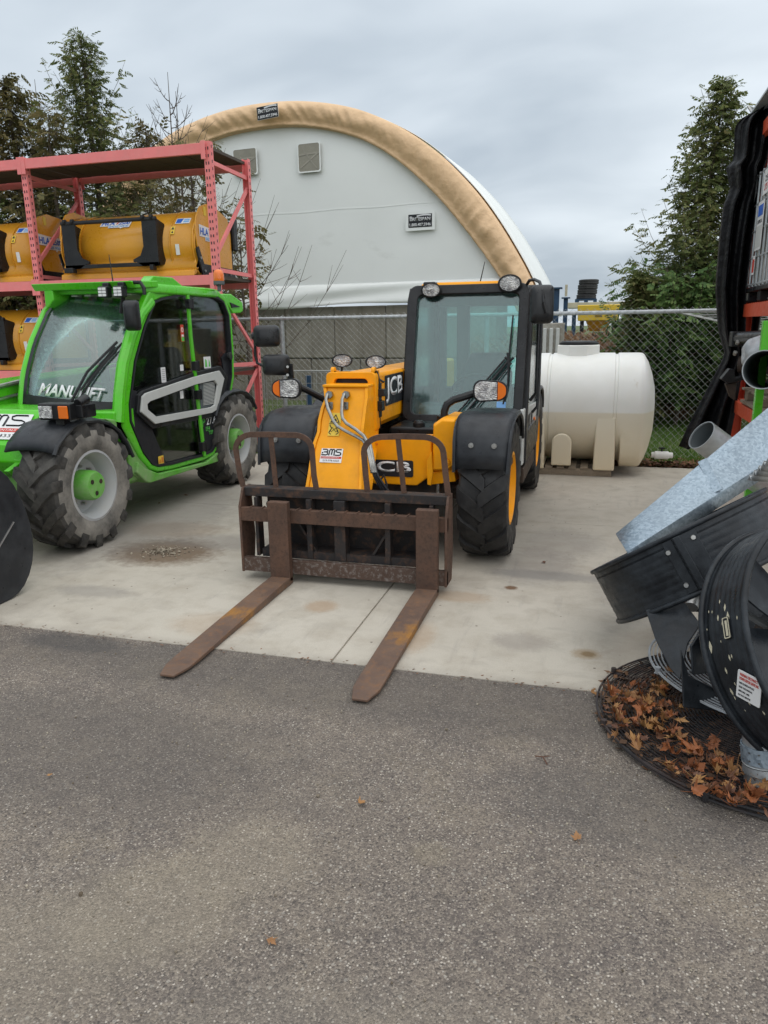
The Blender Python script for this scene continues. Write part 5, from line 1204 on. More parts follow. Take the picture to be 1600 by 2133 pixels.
for x in (BX0,BX1):
    b=MB(); b.prism([(x,y,z) for y,z in bk],(.016,0,0)); b.build('bucket_side',M['fender'],bu,bevel=.004)
b=MB(); b.box(BX0,BX1,2.72,2.86,.002,.022); b.build('cutting_edge',M['rust'],bu,bevel=.003)
b=MB(); b.tube([(BX1+.018,3.40,.30),(BX1+.018,3.60,.47)],.006,5); b.build('highlight_scratch',M['steel'],bu)  # grey scratch drawn as the highlight line on the bucket side
# front mudguard and lamp box
def gfender(x0,x1,y,P,nm='mudguard'):
    b=MB(); gg=[]
    for dy,z in P:
        gg.append([(x,y+dy,z-.02*(2*(x-x0)/(x1-x0)-1)**2) for x in [x0+(x1-x0)*i/6 for i in range(7)]])
    b.sheet(gg); o=b.build(nm,M['fender'],ge,solid=.014,smooth=60)
    b=MB(); b.tube([(x1,y+dy,z-.03) for dy,z in P],.016,6); b.build('lip',M['fender'],o); return o
gfender(-4.0,-3.585,4.64,[(-.40,.80),(-.36,.86),(-.27,.92),(-.17,.972),(-.05,.99),(.10,.98),(.24,.94),(.36,.86),(.44,.76),(.50,.64)])
gfender(-3.98,-3.60,7.02,[(-.45,.80),(-.38,.90),(-.25,.97),(-.1,1.0),(.1,1.0),(.25,.97),(.38,.90),(.47,.78)])
b=MB(); b.box(-3.95,-3.70,6.75,7.1,.99,1.08); b.build('rear_lamp_mount',M['plastic'],ge,bevel=.02)
c=px(116,858,y=4.42); lbx=V((c.x,4.40,c.z))
b=MB(); b.box(c.x-.135,c.x+.135,4.40,4.52,c.z-.058,c.z+.060); b.box(c.x+.06,c.x+.19,4.46,4.62,c.z-.05,c.z+.05); bx_=b.build('lamp_box',M['black'],ge,bevel=.012)
b=MB(); b.box(c.x-.118,c.x-.01,4.385,4.40,c.z-.043,c.z+.043); b.build('headlight',M['lens'],bx_,bevel=.004)
b=MB(); b.box(c.x+.045,c.x+.122,4.385,4.40,c.z-.045,c.z+.045); b.build('indicator_lens',M['orangelens'],bx_,bevel=.006)
b=MB(); b.box(c.x-.02,c.x+.05,4.43,4.5,.95,c.z-.05); b.cyl((c.x+.16,4.46,c.z+.055),(c.x+.16,4.56,c.z+.085),.035,n=12); b.build('lamp_bracket',M['black'],bx_,bevel=.006)
# roof
b=MB(); ro=[(-4.54,5.48),(XS-.03,5.48),(XS+.02,5.75),(XS+.02,6.75),(XS-.05,6.98),(-4.5,6.98)]
b.loft([[(x,y,1.90) for x,y in ro],[(x,y,1.955) for x,y in ro],[(x*.96-.163,y*.97+.17,1.985) for x,y in ro]]); b.build('roof',M['green'],ge,bevel=.02,seg=3)
vz=[px(92,597,y=5.42),px(300,589,y=5.42)]
b=MB(); b.prism([(-4.56,5.40,1.93),(-4.56,5.36,1.985),(-4.56,5.75,2.005),(-4.56,5.75,1.95)],(.96,0,0)); b.build('roof_visor',M['green'],ge,bevel=.01)
L=[px(u,v,y=5.40) for u,v in ((90,597),(108,601),(112,625),(100,642),(94,640))]; b=MB(); b.prism(L,(0,.30,0)); b.build('roof_corner',M['green'],ge,bevel=.012)
b=MB(); b.prism([(XS-.12,5.62,1.96),(XS-.12,5.75,2.045),(XS-.12,6.05,2.05),(XS-.12,6.25,1.97)],(.10,0,0)); b.build('roof_rib',M['green'],ge,bevel=.01)
b=MB(); 
for i in range(5): b.box(-4.32+i*.13,-4.26+i*.13,5.55,6.4,1.885,1.898)
b.box(-4.4,-3.72,6.3,6.9,1.0,1.9) if False else None
b.build('roof_guard_bars',M['greytrim'],ge)
L=[px(u,v,x=XS-.06) for u,v in ((458,612),(482,612),(506,630),(507,648),(502,652),(486,653),(478,640))]
b=MB(); b.prism(L,(-.5,0,0)); b.build('rear_roof_cowl',M['green'],ge,bevel=.012); L=[px(u,v,x=XS-.05) for u,v in ((480,630),(501,639),(484,641))]; b=MB(); b.prism(L,(-.01,0,0)); b.build('cowl_vent',M['ink'],ge,smooth=0)
# rear wall of the cab, lining, seat, wheel
b=MB(); b.box(-4.5,-3.68,6.86,6.92,.5,1.12); b.box(-4.5,-4.42,6.84,6.92,1.1,1.9); b.box(-3.78,-3.69,6.84,6.92,1.1,1.9); b.build('cab_rear_wall',M['cabgrey'],ge,bevel=.015)
b=MB(); b.box(-4.54,-4.47,5.6,6.9,.55,1.05); b.box(-4.53,-4.47,6.1,6.18,1.0,1.9); b.build('cab_inner_wall',M['cabgrey'],ge,bevel=.015)
b=MB(); b.box(-4.5,-3.70,5.1,6.85,.52,.58); b.build('cab_floor',M['ink'],ge)
b=MB(); b.loft([[(-4.30,5.95,.74),(-3.84,5.95,.74),(-3.84,6.42,.74),(-4.30,6.42,.74)],[(-4.30,5.93,.90),(-3.84,5.93,.90),(-3.84,6.44,.90),(-4.30,6.44,.90)]])
b.loft([[(-4.30,6.34,.90),(-3.84,6.34,.90),(-3.84,6.48,.90),(-4.30,6.48,.90)],[(-4.28,6.44,1.25),(-3.86,6.44,1.25),(-3.86,6.56,1.25),(-4.28,6.56,1.25)],[(-4.22,6.48,1.44),(-3.92,6.48,1.44),(-3.92,6.57,1.44),(-4.22,6.57,1.44)]]); b.box(-4.22,-3.92,6.0,6.4,.58,.74); b.build('seat',M['seat'],ge,bevel=.05,seg=3)
b=MB(); b.loft([[(-4.35,5.30,.58),(-3.80,5.30,.58),(-3.80,5.52,.58),(-4.35,5.52,.58)],[(-4.40,5.26,1.02),(-3.82,5.26,1.02),(-3.84,5.52,1.10),(-4.38,5.52,1.10)]]); b.build('dashboard',M['leather'],ge,bevel=.06,seg=4)
b=MB(); mG=frame((-4.1,5.66,1.16),(1,0,0),(0,.6,.8)); b.tube([mG@V((.18*math.cos(a),.18*math.sin(a),0)) for a in [2*PI*i/28 for i in range(28)]],.015,8,closed=True); b.tube([mG@V((-.17,0,0)),mG@V((0,0,-.03)),mG@V((.17,0,0))],.014,6); b.tube([mG@V((0,0,-.03)),(-4.1,5.45,.95)],.03,8); b.build('steering_wheel',M['black'],ge)
b=MB(); b.tube([(-3.86,5.75,.6),(-3.86,5.8,1.1)],.018,8); b.cyl((-3.86,5.8,1.08),(-3.86,5.8,1.16),.03,n=10); b.build('control_lever',M['black'],ge)
# lamps, mirror, beacon, wipers, antenna
for u,v in ((213,608),(245,607)):
    c=px(u,v,y=5.30); b=MB(); b.cbox((c.x,5.335,c.z),(.088,.07,.088)); b.box(c.x-.03,c.x+.03,5.34,5.44,c.z+.03,c.z+.075); o=b.build('work_lamp',M['black'],ge,bevel=.012)
    b=MB()
    for i in (-1,1):
        for k in (-1,0,1): b.cbox((c.x+i*.018,5.297,c.z+k*.024),(.031,.006,.019))
    b.build('lens',M['white'],o)
b=MB(); P=[px(u,v,y=5.40) for u,v in ((252,652),(256,625),(262,597),(270,588),(292,588),(300,600),(301,614))]; b.tube(P,.016,8); b.build('mirror_arm',M['black'],ge)
mirror_head(ge,px(276,657,y=5.28),(.25,-1,-.05),.12,.235)
c=px(457,600,y=6.7); b=MB(); b.cyl(c+V((0,0,-.03)),c+V((0,0,.03)),.02,n=10); b.cyl(c+V((0,0,.03)),c+V((0,0,.065)),.052,n=18); be=b.build('beacon',M['cabgrey'],ge,bevel=.004)
b=MB(); b.lathe([(.05,.065),(.052,.085),(.050,.13),(.042,.155),(.025,.17),(.001,.172)],Matrix.Translation(c),20); b.build('beacon_lens',M['orangelens'],be,smooth=60)
b=MB(); b.cyl(px(236,592,y=5.9),px(227,530,y=5.9),.006,.003,n=6); b.build('antenna',M['ink'],ge)
for P,r in ([(.2,7.6),(4.2,10.2),(7.3,13.0)],.011),([(.2,8.4),(3.8,11.0),(7.2,13.6)],.009),([(6.8,12.9),(2.5,9.6)],.008):
    b=MB(); b.tube([gpt(i,j,.05) for i,j in P],r,6); b.build('wiper',M['black'],ge)
b=MB(); q=gpt(8.6,12.9,-.02); b.cbox(tuple(q),(.06,.01,.035)); b.build('windscreen_sticker',M['white'],ge,smooth=0)
# ---------------------------------------------------------------- orange rack with tarp and container tote
OX=1.31
og=thing('pallet_rack',(1.8,6.8,0),'orange pallet rack at the right edge holding the caged white tote','rack')
for y in (8.0,5.24):
    for x in (OX+.04,2.36):
        b=MB(); b.box(x-.04,x+.04,y-.004,y+.004,0,3.35); 
        for q in (-1,1): b.box(x+q*.04-.002,x+q*.04+.002,y-.035,y+.035,0,3.35)
        b.box(x-.07,x+.07,y-.06,y+.06,0,.012); b.split=len(b.b.faces); z=.15
        while z<3.2: b.cyl((x-.0435,y-.014,z),(x-.0415,y-.014,z),.011,n=8); z+=.0762  # dark discs painted where the post's punched holes would be in shade
        b.build('post',[M['orange'],M['ink']],og,smooth=0)
    for z0,z1 in ((.3,.3),(1.2,1.2),(.35,1.15),(2.3,1.3),(3.1,3.1)):
        b=MB(); b.bar([(OX+.06,y,z0),(2.34,y,z1)],.03,.04,up=(0,1,0)); b.build('strut',M['orange'],og,smooth=0)
for zt in (.865,1.755,3.30):
    for x in (OX,2.40):
        b=MB(); b.box(x-.025,x+.025,5.28,7.96,zt-.115,zt)
        for q in (5.27,7.97): b.box(x-.032,x-.026,q-.05,q+.05,zt-.19,zt+.03)
        b.build('beam',M['orange'],og,bevel=.006)
    if zt<3:
        b=MB(); n=27
        for k in range(n):
            y=5.32+k*(2.62/n); b.box(OX+.03,2.37,y+.01,y+.045,zt-.03,zt+.012)
        b.build('wire_deck',M['orange'],og,smooth=0)
b=MB(); r0=px(1560,246,x=OX); b.sheet([[(OX-.1,8.3,3.42),(2.6,8.3,3.42)],[(OX-.1,4.6,3.47),(2.6,4.6,3.47)]]); b.build('roof_sheet',M['galvpipe'],og,solid=.02)
b=MB(); b.tube([(OX-.06,8.1,3.44),(OX-.1,8.15,3.52),(OX-.04,8.25,3.52)],.012,6); b.build('roof_hook',M['steel'],og)
# IBC tote
ib=thing('container_tote',(1.85,7.3,1.76),'caged white plastic container tote standing on the orange rack','tote')
x0,x1,y0,y1,zb,zt=1.31,2.30,6.74,7.90,1.90,2.88
b=MB(); b.loft([[(c.x,c.y,z) for c in [V(((x0+x1)/2+u,(y0+y1)/2+v)) for u,v in rrect((x1-x0-.05)*k,(y1-y0-.05)*k,.10,4)]] for z,k in ((zb,.97),(zb+.03,1),(zt-.08,1),(zt-.02,.96),(zt,.8))]); b.build('bottle',M['ibc'],ib,smooth=50)
b=MB()
for z in (zb+.02,zb+.25,zb+.48,zb+.71,zb+.96): b.tube([((x0+x1)/2+u,(y0+y1)/2+v,z) for u,v in rrect(x1-x0+.02,y1-y0+.02,.08,3)],.011,6,closed=True)
k=0
while y0+.04+k*.155<y1: b.tube([(x0-.012,y0+.04+k*.155,zb),(x0-.012,y0+.04+k*.155,zt)],.010,6); k+=1
for k in range(6): 
    for y in (y0-.012,y1+.012): b.tube([(x0+.08+k*.16,y,zb),(x0+.08+k*.16,y,zt)],.010,6)
b.build('cage',M['galvpipe'],ib,smooth=60)
b=MB(); b.box(x0-.02,x1+.02,y0-.02,y1+.02,1.86,1.895)
for y in (y0+.05,(y0+y1)/2,y1-.05):
    for x in (x0+.07,(x0+x1)/2,x1-.07): b.box(x-.07,x+.07,y-.06,y+.06,1.775,1.859)
b.box(x0-.02,x1+.02,y0-.02,y0+.1,1.768,1.79);b.box(x0-.02,x1+.02,y1-.1,y1+.02,1.768,1.79); b.build('pallet_base',M['plastic'],ib,bevel=.008)
def ilab(y,z,w,h,items):
    m=frame((x0-.028,y,z),(0,-1,0),(0,0,1)); s=sticker(ib,m,w,h,'white','label_plate',.003); X,Y=ax(m)
    for sv,u,v,hh,ww,mn in items: text(sv,m@V((u*w,v*h,.004)),X,Y,hh,M[mn],s,w=ww)
    return m,s
m,s=ilab(7.42,2.40,.26,.40,[('CHEMICAL',-.4,.05,.03,.2,'ink')]); b=MB(); b.plate([(-.10,.08),(.10,.08),(.10,.17),(-.10,.17)],m,.0035,.005); b.build('band',M['blueink'],s,smooth=0); b=MB(); b.plate([(-.11,-.18),(.11,-.18),(.11,.0),(-.11,-.0)],m,.0035,.005); b.build('panel',M['greytrim'],s,smooth=0)
m,s=ilab(7.30,2.74,.24,.20,[('25',-.22,.0,.05,.1,'ink'),('275',-.25,-.34,.05,.12,'redink')])
m,s=ilab(7.52,2.08,.10,.16,[]); b=MB(); b.plate([(-.04,-.06),(.04,-.06),(.04,.05),(-.04,.05)],m,.0035,.005); b.build('band',M['redink'],s,smooth=0)
# black tarp hanging off the far end of the rack
tp=MB(); LE=[(1590,222),(1545,246),(1533,262),(1531,330),(1516,345),(1524,392),(1508,430),(1500,500),(1492,600),(1498,690),(1512,738),(1482,795),(1445,865),(1414,930)]
RE=[(1620,205),(1616,235),(1610,262),(1598,330),(1592,350),(1586,392),(1578,430),(1566,500),(1554,600),(1552,690),(1552,738),(1542,795),(1528,865),(1512,945)]
yt=7.82; g=[]; n=14
def smp(L,k):
    t=(len(L)-1)*k/42; i=min(int(t),len(L)-2); f=t-i; return (L[i][0]*(1-f)+L[i+1][0]*f,L[i][1]*(1-f)+L[i+1][1]*f)
for k in range(43):
    a=px(*smp(LE,k),y=yt); c=px(*smp(RE,k),y=yt); row=[]
    for j in range(29):
        u=j/28; p=a.lerp(c,u); w=(c-a).length
        f=.06*math.sin(u*15+k*.06)+.03*math.sin(u*29+k*.1+1)+.04*mnoise.noise(V((u*4,k*.12,2)))
        p=p+V((0,f*(.4+.9*min(1,w/.35)),.0)); row.append(p)
    g.append(row)
tp.sheet(g); tag(tp.build('tarp',M['blacktarp'],None,solid=.006,smooth=180,loc=(1.2,7.82,0)),'black plastic tarp hanging in folds from the end of the orange rack','tarp')
tp=MB(); g=[]
for k in range(12):
    a=px(1548,640+18*k,y=7.9); c=px(1600-3*k,640+18*k,y=7.9); g.append([a.lerp(c,j/12)+V((0,.05*math.sin(j*1.7)+.2,0)) for j in range(13)])
tp.sheet(g); tag(tp.build('tarp',M['blacktarp'],None,solid=.006,smooth=180,loc=(1.4,8,0)),'dark tarp panel closing the lower far bay of the orange rack','tarp')
# things on the lower shelf
pw=thing('wooden_pallet',(1.75,7.1,.88),'broken pale wooden pallet on the lower orange shelf','pallet')
for x in (1.36,1.80,2.25):
    for y in (6.3,6.85,7.4):
        b=MB(); b.box(x-.05,x+.05,y-.07,y+.07,.905,.995); b.build('block',M['wood'],pw,bevel=.006)
for x in (1.33,1.80,2.25):
    b=MB(); b.box(x-.05,x+.05,6.2,7.5,.88,.904); b.build('board',M['wood'],pw,bevel=.003)
for k in range(6):
    b=MB(); y=6.2+k*.23; b.box(1.28 if k!=2 else 1.45,2.3,y,y+.12,.998,1.018); b.build('board',M['wood'],pw,bevel=.003)
mp=thing('hydraulic_coupler',(1.4,7.2,1.02),'black hydraulic coupler with bolts lying on the broken wooden pallet','machine part')
c=px(1535,705,y=7.3); d=px(1600,702,y=6.6)
b=MB(); b.cyl(c,d,.055,n=14); b.box(c.x-.05,c.x+.06,c.y-.08,c.y+.08,c.z-.07,c.z+.06); b.build('cylinder',M['black'],mp,bevel=.008)
c=px(1545,760,y=7.2); b=MB(); b.cyl(c,c+V((.45,-.35,.0)),.065,n=14); b.cyl(c+V((-.02,.01,0)),c+V((.03,-.01,0)),.075,n=14); b.build('cylinder',M['blackdirty'],mp,bevel=.006)
L=[px(u,v,y=7.15) for u,v in ((1502,790),(1520,768),(1530,770),(1532,788),(1565,778),(1570,785),(1535,796),(1515,798))]; b=MB(); b.prism(L,(0,.12,0)); b.build('bracket',M['black'],mp,bevel=.006)
L=[px(u,v,y=7.2) for u,v in ((1512,800),(1535,796),(1532,835),(1522,828))]; b=MB(); b.prism(L,(0,.10,0)); b.build('bracket',M['blackdirty'],mp,bevel=.006)
b=MB()
for u,v in ((1536,716),(1531,738),(1551,753)): q=px(u,v,y=7.1); b.cyl(q,q+V((0,-.02,.02)),.018,n=8)
b.build('bolts',M['chrome'],mp)
bg=MB(); c=px(1580,738,y=6.55); 
bmesh.ops.create_icosphere(bg.b,subdivisions=4,radius=1,matrix=Matrix.Translation(c)@Matrix.Diagonal((.12,.16,.13,1)))
for v in bg.b.verts: v.co=c+(v.co-c)*(1+.25*mnoise.noise(v.co*9)+.12*mnoise.noise(v.co*22))
tag(bg.build('plastic_bag',M['bag'],None,smooth=180,loc=c),'crumpled grey plastic wrap on the lower orange shelf','plastic bag')
gp=thing('green_frame',(1.25,6.0,0),'upright bright green steel bar at the right edge before the orange rack','frame')
b=MB(); a=px(1590,668,y=5.6); b.box(a.x,a.x+.05,5.58,5.64,.0,a.z); b.build('bar',M['green'],gp,bevel=.005)
b=MB(); b.box(a.x-.06,a.x+.3,5.5,5.72,.0,.04); b.build('foot',M['green'],gp,bevel=.005); b=MB(); b.box(a.x+.051,a.x+.6,5.59,5.63,a.z-.08,a.z-.03); b.build('cross_bar',M['green'],gp,bevel=.005)
# ---------------------------------------------------------------- junk pile at the right
def gpipe(name,a,d,r,label,cat,m='galvpipe',t=.006,n=36):
    a,d=V(a),V(d); b=MB(); ax_=(d-a).normalized(); mm=frame(a,ax_.orthogonal(),ax_.cross(ax_.orthogonal())); L=(d-a).length
    o=thing(name,a,label,cat)
    b.lathe([(r-t,0),(r,0),(r,L),(r-t,L),(r-t,0)],mm,n); b.build('tube',M[m],o,smooth=40)
    b=MB(); b.lathe([(r-t-.001,.01),(r-t-.001,L-.01)],mm,n); b.build('shaded_bore',M['cabgrey'],o,smooth=60)  # dark sleeve paints the shade inside the open pipe
    return o
a=px(1461,906,y=5.30); gpipe('metal_pipe',a,a+V((1.0,.48,-.74)),.105,'short wide galvanized pipe with its open end up behind the sheet metal trough','pipe')
a=px(1590,770,y=4.9); gpipe('metal_pipe',a,a+V((.50,1.95,-.13)),.115,'galvanized pipe end peeking in at the right edge above the trough','pipe')
# trough
tg=thing('metal_trough',(.6,4.2,0),'long galvanized sheet metal trough leaning diagonally over the black fan shrouds','trough')
e0=px(1283,1112,y=4.05); e1=px(1600,850,y=4.75); dr=(e1-e0).normalized(); far=e0+dr*2.3
q0=px(1306,1150,y=3.80); q1=px(1600,962,y=4.50); dq=(q1-q0).normalized(); farq=q0+dq*2.3
up_=dr.cross((q0-e0)).normalized(); 
if up_.z<0: up_=-up_
b=MB(); N=16; g=[]
for k in range(N+1):
    t=k/N; A_=e0.lerp(far,t); B_=q0.lerp(farq,t); fold=A_.lerp(B_,.5)+up_*(.012 if t<.28 else .03)
    g.append([A_-up_*.05+dr*0,A_,fold,B_,B_-up_*.07])
b.sheet(g); b.build('sheet',M['galv'],tg,solid=.003,smooth=25)
mid=px(1460,1022,y=4.15); b=MB(); s0=e0.lerp(far,.30); s1=q0.lerp(farq,.30); b.bar([s0+up_*.012,s0.lerp(s1,.5)+up_*.030,s1+up_*.012],.05,.006,up=up_); b.build('joint_strip',M['galv'],tg,bevel=.003)
# corrugated grey sheet edge right of the trough
b=MB(); g=[]
for k in range(25):
    u=k/24; p=px(1558+u*60,1000-u*60,y=4.0); g.append([p+V((0,0,.02*math.sin(k*1.6))),p+V((.30,.45,-.10+.02*math.sin(k*1.6)))])
b.sheet(g); tag(b.build('corrugated_sheet',M['galvpipe'],None,solid=.003,smooth=180,loc=px(1580,985,y=4.0)),'small dark grey corrugated sheet at the right edge under the trough','metal sheet')
def shroud(name,C,th,ph,Rr,w,label,dec):
    C=V(C); n=V((math.cos(ph)*math.cos(th),math.cos(ph)*math.sin(th),math.sin(ph))); o=thing(name,(C.x,C.y,0),label,'fan shroud')
    a=V((-n.y,n.x,0)).normalized(); m=frame(C,a,n.cross(a)); h=w/2; NN=96
    b=MB(); pr_=[(Rr,-h),(Rr,-h*.7)]
    rib=.0016
    for k in range(7):
        z=-h*.72+k*h*.24; pr_+=[(Rr-.0,z-.006),(Rr-rib,z),(Rr-.0,z+.006)]
    pr_+=[(Rr,h*.85),(Rr,h),(Rr-.008,h),(Rr-.010,0),(Rr-.008,-h),(Rr,-h)]
    b.lathe(pr_,m,NN); b.build('band',M['shroud'],o,smooth=30)
    for z in (-h,h):
        b=MB(); b.tube([m@V(((Rr+.003)*math.cos(2*PI*i/72),(Rr+.003)*math.sin(2*PI*i/72),z)) for i in range(72)],.012,7,closed=True); b.build('rim',M['shroud'],o,smooth=60)
    return o,m
sh1,m1=shroud('fan_shroud',(.49,3.80,.464),-.48,-.963,.45,.275,'wide black plastic fan shroud lying tilted under the metal trough',0)
# seam plate with bolts: find the angle facing photo pixel (1425,1150)
def angle_at(m,Rr,u,v):
    best=None
    for i in range(720):
        a=2*PI*i/720; p=m@V((Rr*math.cos(a),Rr*math.sin(a),0)); d=p-V((0,0,EYE)); 
        nrm=m.to_3x3()@V((math.cos(a),math.sin(a),0))
        if nrm.dot(d)>0: continue
        w=d.dot(CF); uu=CXP+FPX*d.dot(CR)/w; vv=CYP-FPX*d.dot(CU)/w; e=(uu-u)**2+(vv-v)**2
        if best is None or e<best[0]: best=(e,a)
    return best[1]
a0=angle_at(m1,.45,1437,1170)
def onband(m,Rr,a,z,d=0): return m@V(((Rr+d)*math.cos(a),(Rr+d)*math.sin(a),z))
sg=1 if (onband(m1,.45,a0+.05,0)-onband(m1,.45,a0,0)).x>0 else -1
for k,(da,dz,th_) in enumerate(((-.10,.05,.006),(.10,.09,.006),(0,.035,.022))):
    b=MB(); g0=[]
    for q in (-dz,dz):
        A_=a0+sg*(da+q); lo=[onband(m1,.45,A_,-.125,.001),onband(m1,.45,A_,.125,.001)]; hi=[onband(m1,.45,A_,-.125,th_),onband(m1,.45,A_,.125,th_)]
        g0.append([lo[0],lo[1],hi[1],hi[0]])
    b.loft(g0); b.build('seam_plate',M['shroud'],sh1,bevel=.004)
for da,z in ((-.13,-.075),(-.13,.085),(.14,-.09),(.14,.075)):
    A_=a0+sg*da; p=onband(m1,.45,A_,z,.004); nn=(p-onband(m1,.45,A_,z,-.02)).normalized(); b=MB(); b.cyl(p,p+nn*.010,.013,.010,n=12); b.build('bolt',M['steel'],sh1)
# motor under the first shroud
c=px(1440,1265,y=3.45); b=MB(); b.cyl(c,c+V((.03,.1,.05)),.03,n=14); b.build('motor_shaft',M['steel'],sh1); b=MB(); b.cyl(c+V((.02,.08,.05)),c+V((.16,.42,.1)),.11,n=20); b.build('motor',M['black'],sh1,bevel=.01)
b=MB(); b.tube([onband(m1,.44,a0+2.2,.0),m1@V((0,0,.03)),onband(m1,.44,a0-1.0,0)],.022,8); b.build('motor_strut',M['shroud'],sh1)
sh2,m2=shroud('fan_shroud',(.84,2.80,.47),-.894,.543,.45,.20,'black fan shroud standing on edge at the right with white stickers and paint flecks',0)
def decal2(u,v,w,h,mn,rot=0.):
    a=angle_at(m2,.45,u,v); best=min(((z/100) for z in range(-9,10)),key=lambda z:pixd(onband(m2,.45,a,z),u,v)); p=onband(m2,.45,a,best,.004)
    nn=(onband(m2,.45,a,best,.1)-p).normalized(); ad=m2.to_3x3()@V((0,0,1)); X=ad.cross(nn) ; 
    if X.z>0: X=-X
    X=(Matrix.Rotation(rot,3,nn)@X); Y=nn.cross(X); m=frame(p,X,Y); return sticker(sh2,m,w,h,mn,'sticker',.003),m
def pixd(p,u,v):
    d=p-V((0,0,EYE)); w=d.dot(CF); return (CXP+FPX*d.dot(CR)/w-u)**2+(CYP-FPX*d.dot(CU)/w-v)**2
s,m=decal2(1560,1428,.088,.105,'white',0.95); X,Y=ax(m)
for i,(sv,hh,ww,mn) in enumerate((('WARNING DISCONNECT',.011,.066,'redink'),('POWER BEFORE SERVICING',.011,.07,'redink'),('KEEP GUARDS IN PLACE',.007,.055,'ink'),('READ THE MANUAL',.007,.05,'ink'),('BEFORE USE',.007,.04,'ink'),('DO NOT REMOVE',.007,.045,'ink'))): text(sv,m@V((-.035,.034-.0155*i,.0035)),X,Y,hh,M[mn],s,w=ww)
s,m=decal2(1517,1310,.075,.030,'ink',0.05); b=MB(); b.ringplate(rrect(.072,.027,.003,1),rrect(.066,.021,.003,1),m,.0032,.0045); b.plate([(-.025,-.003),(.028,-.003),(.028,.006),(-.025,.006)],m,.0032,.0045); b.build('mark',M['cream'],s,smooth=0)
b=MB()
for i in range(26):
    A_=angle_at(m2,.45,1500+R.uniform(-20,25),1200+R.random()*330); z=R.uniform(-.08,.08); p=onband(m2,.45,A_,z,.001); nn=(onband(m2,.45,A_,z,.1)-p).normalized(); t=nn.cross(m2.to_3x3()@V((0,0,1))).normalized(); q=m2.to_3x3()@V((0,0,1)); L_=R.uniform(.003,.012)*(2 if i<3 else 1)
    mm_=frame(p,t,q); b=MB(); b.plate([(-L_,0),(0,L_*.35),(L_,0.0),(0,-L_*.3)],mm_,0,.0015); b.build('paint_fleck',M['cream'],sh2,smooth=0)

# blades inside the standing shroud
def blade(b,C,axis,ang,r0,r1,w0,w1,pitch):
    ax_=V(axis).normalized(); e1=ax_.orthogonal().normalized(); e2=ax_.cross(e1); rd=e1*math.cos(ang)+e2*math.sin(ang); tg_=ax_.cross(rd); loops=[]
    for k in range(7):
        t=k/6; r=r0+(r1-r0)*t; w=w0+(w1-w0)*math.sin(min(1,t*1.3)*PI/2); pt=pitch*(1-.35*t); d=tg_*math.cos(pt)+ax_*math.sin(pt); nn=rd.cross(d); c=C+rd*r; cm=.018*(1-t)
        loops.append([c-d*w*.5+nn*.005,c+nn*(.005+cm),c+d*w*.5+nn*.004,c+d*w*.5-nn*.004,c+nn*(cm-.005),c-d*w*.5-nn*.005])
    b.loft(loops)
C2=m2@V((0,0,-.02)); n2=m2.to_3x3()@V((0,0,1))
b=MB(); b.cyl(C2-n2*.09,C2+n2*.07,.075,.06,n=24); b.build('hub',M['shroud'],sh2,bevel=.006)
b=MB(); b.cyl(C2-n2*.16,C2-n2*.07,.16,n=28); b.build('motor',M['black'],sh2,bevel=.01)  # dark disc added so the see-through shroud looks shaded inside
for k in range(7):
    b=MB(); blade(b,C2,n2,k*2*PI/7+.3,.06,.415,.12,.24,.45); b.build('fan_blade',M['shroud'],sh2,bevel=.002,smooth=50)
for k in range(3):
    b=MB(); e1=m2@V((.44*math.cos(k*2.1+.4),.44*math.sin(k*2.1+.4),-.08)); b.tube([C2-n2*.08,e1],.014,6); b.build('strut',M['galvpipe'],sh2)
# loose propeller leaning below the tilted shroud
pp=thing('fan_propeller',(.48,3.25,0),'black fan propeller with broad twisted blades leaning on the wire guards','fan propeller')
Cp=px(1512,1330,y=3.18); npv=V((-.45,-.80,.38)).normalized()
b=MB(); b.cyl(Cp-npv*.05,Cp+npv*.05,.07,.06,n=24); b.build('hub',M['shroud'],pp,bevel=.006)
def pblade(pts,th=.012):
    b=MB(); L=[px(u,v,y=y) for u,v,y in pts]; nn=(L[2]-L[0]).cross(L[1]-L[0]).normalized()*th
    b.prism(L,nn); b.build('fan_blade',M['shroud'],pp,bevel=.004,smooth=30)
pblade([(1346,1272,3.42),(1424,1252,3.40),(1461,1302,3.30),(1434,1342,3.22),(1418,1418,3.08),(1396,1392,3.14),(1366,1332,3.28)])
pblade([(1419,1352,3.02),(1436,1408,3.00),(1500,1438,3.02),(1575,1478,3.06),(1500,1482,2.98),(1424,1474,2.90)])
pblade([(1436,1345,3.14),(1462,1303,3.22),(1490,1330,3.3),(1480,1400,3.2),(1440,1405,3.1)])
pblade([(1500,1300,3.2),(1560,1210,3.4),(1620,1240,3.4),(1580,1330,3.25)])
pblade([(1540,1360,3.15),(1640,1380,3.2),(1660,1440,3.1),(1560,1430,3.05)])
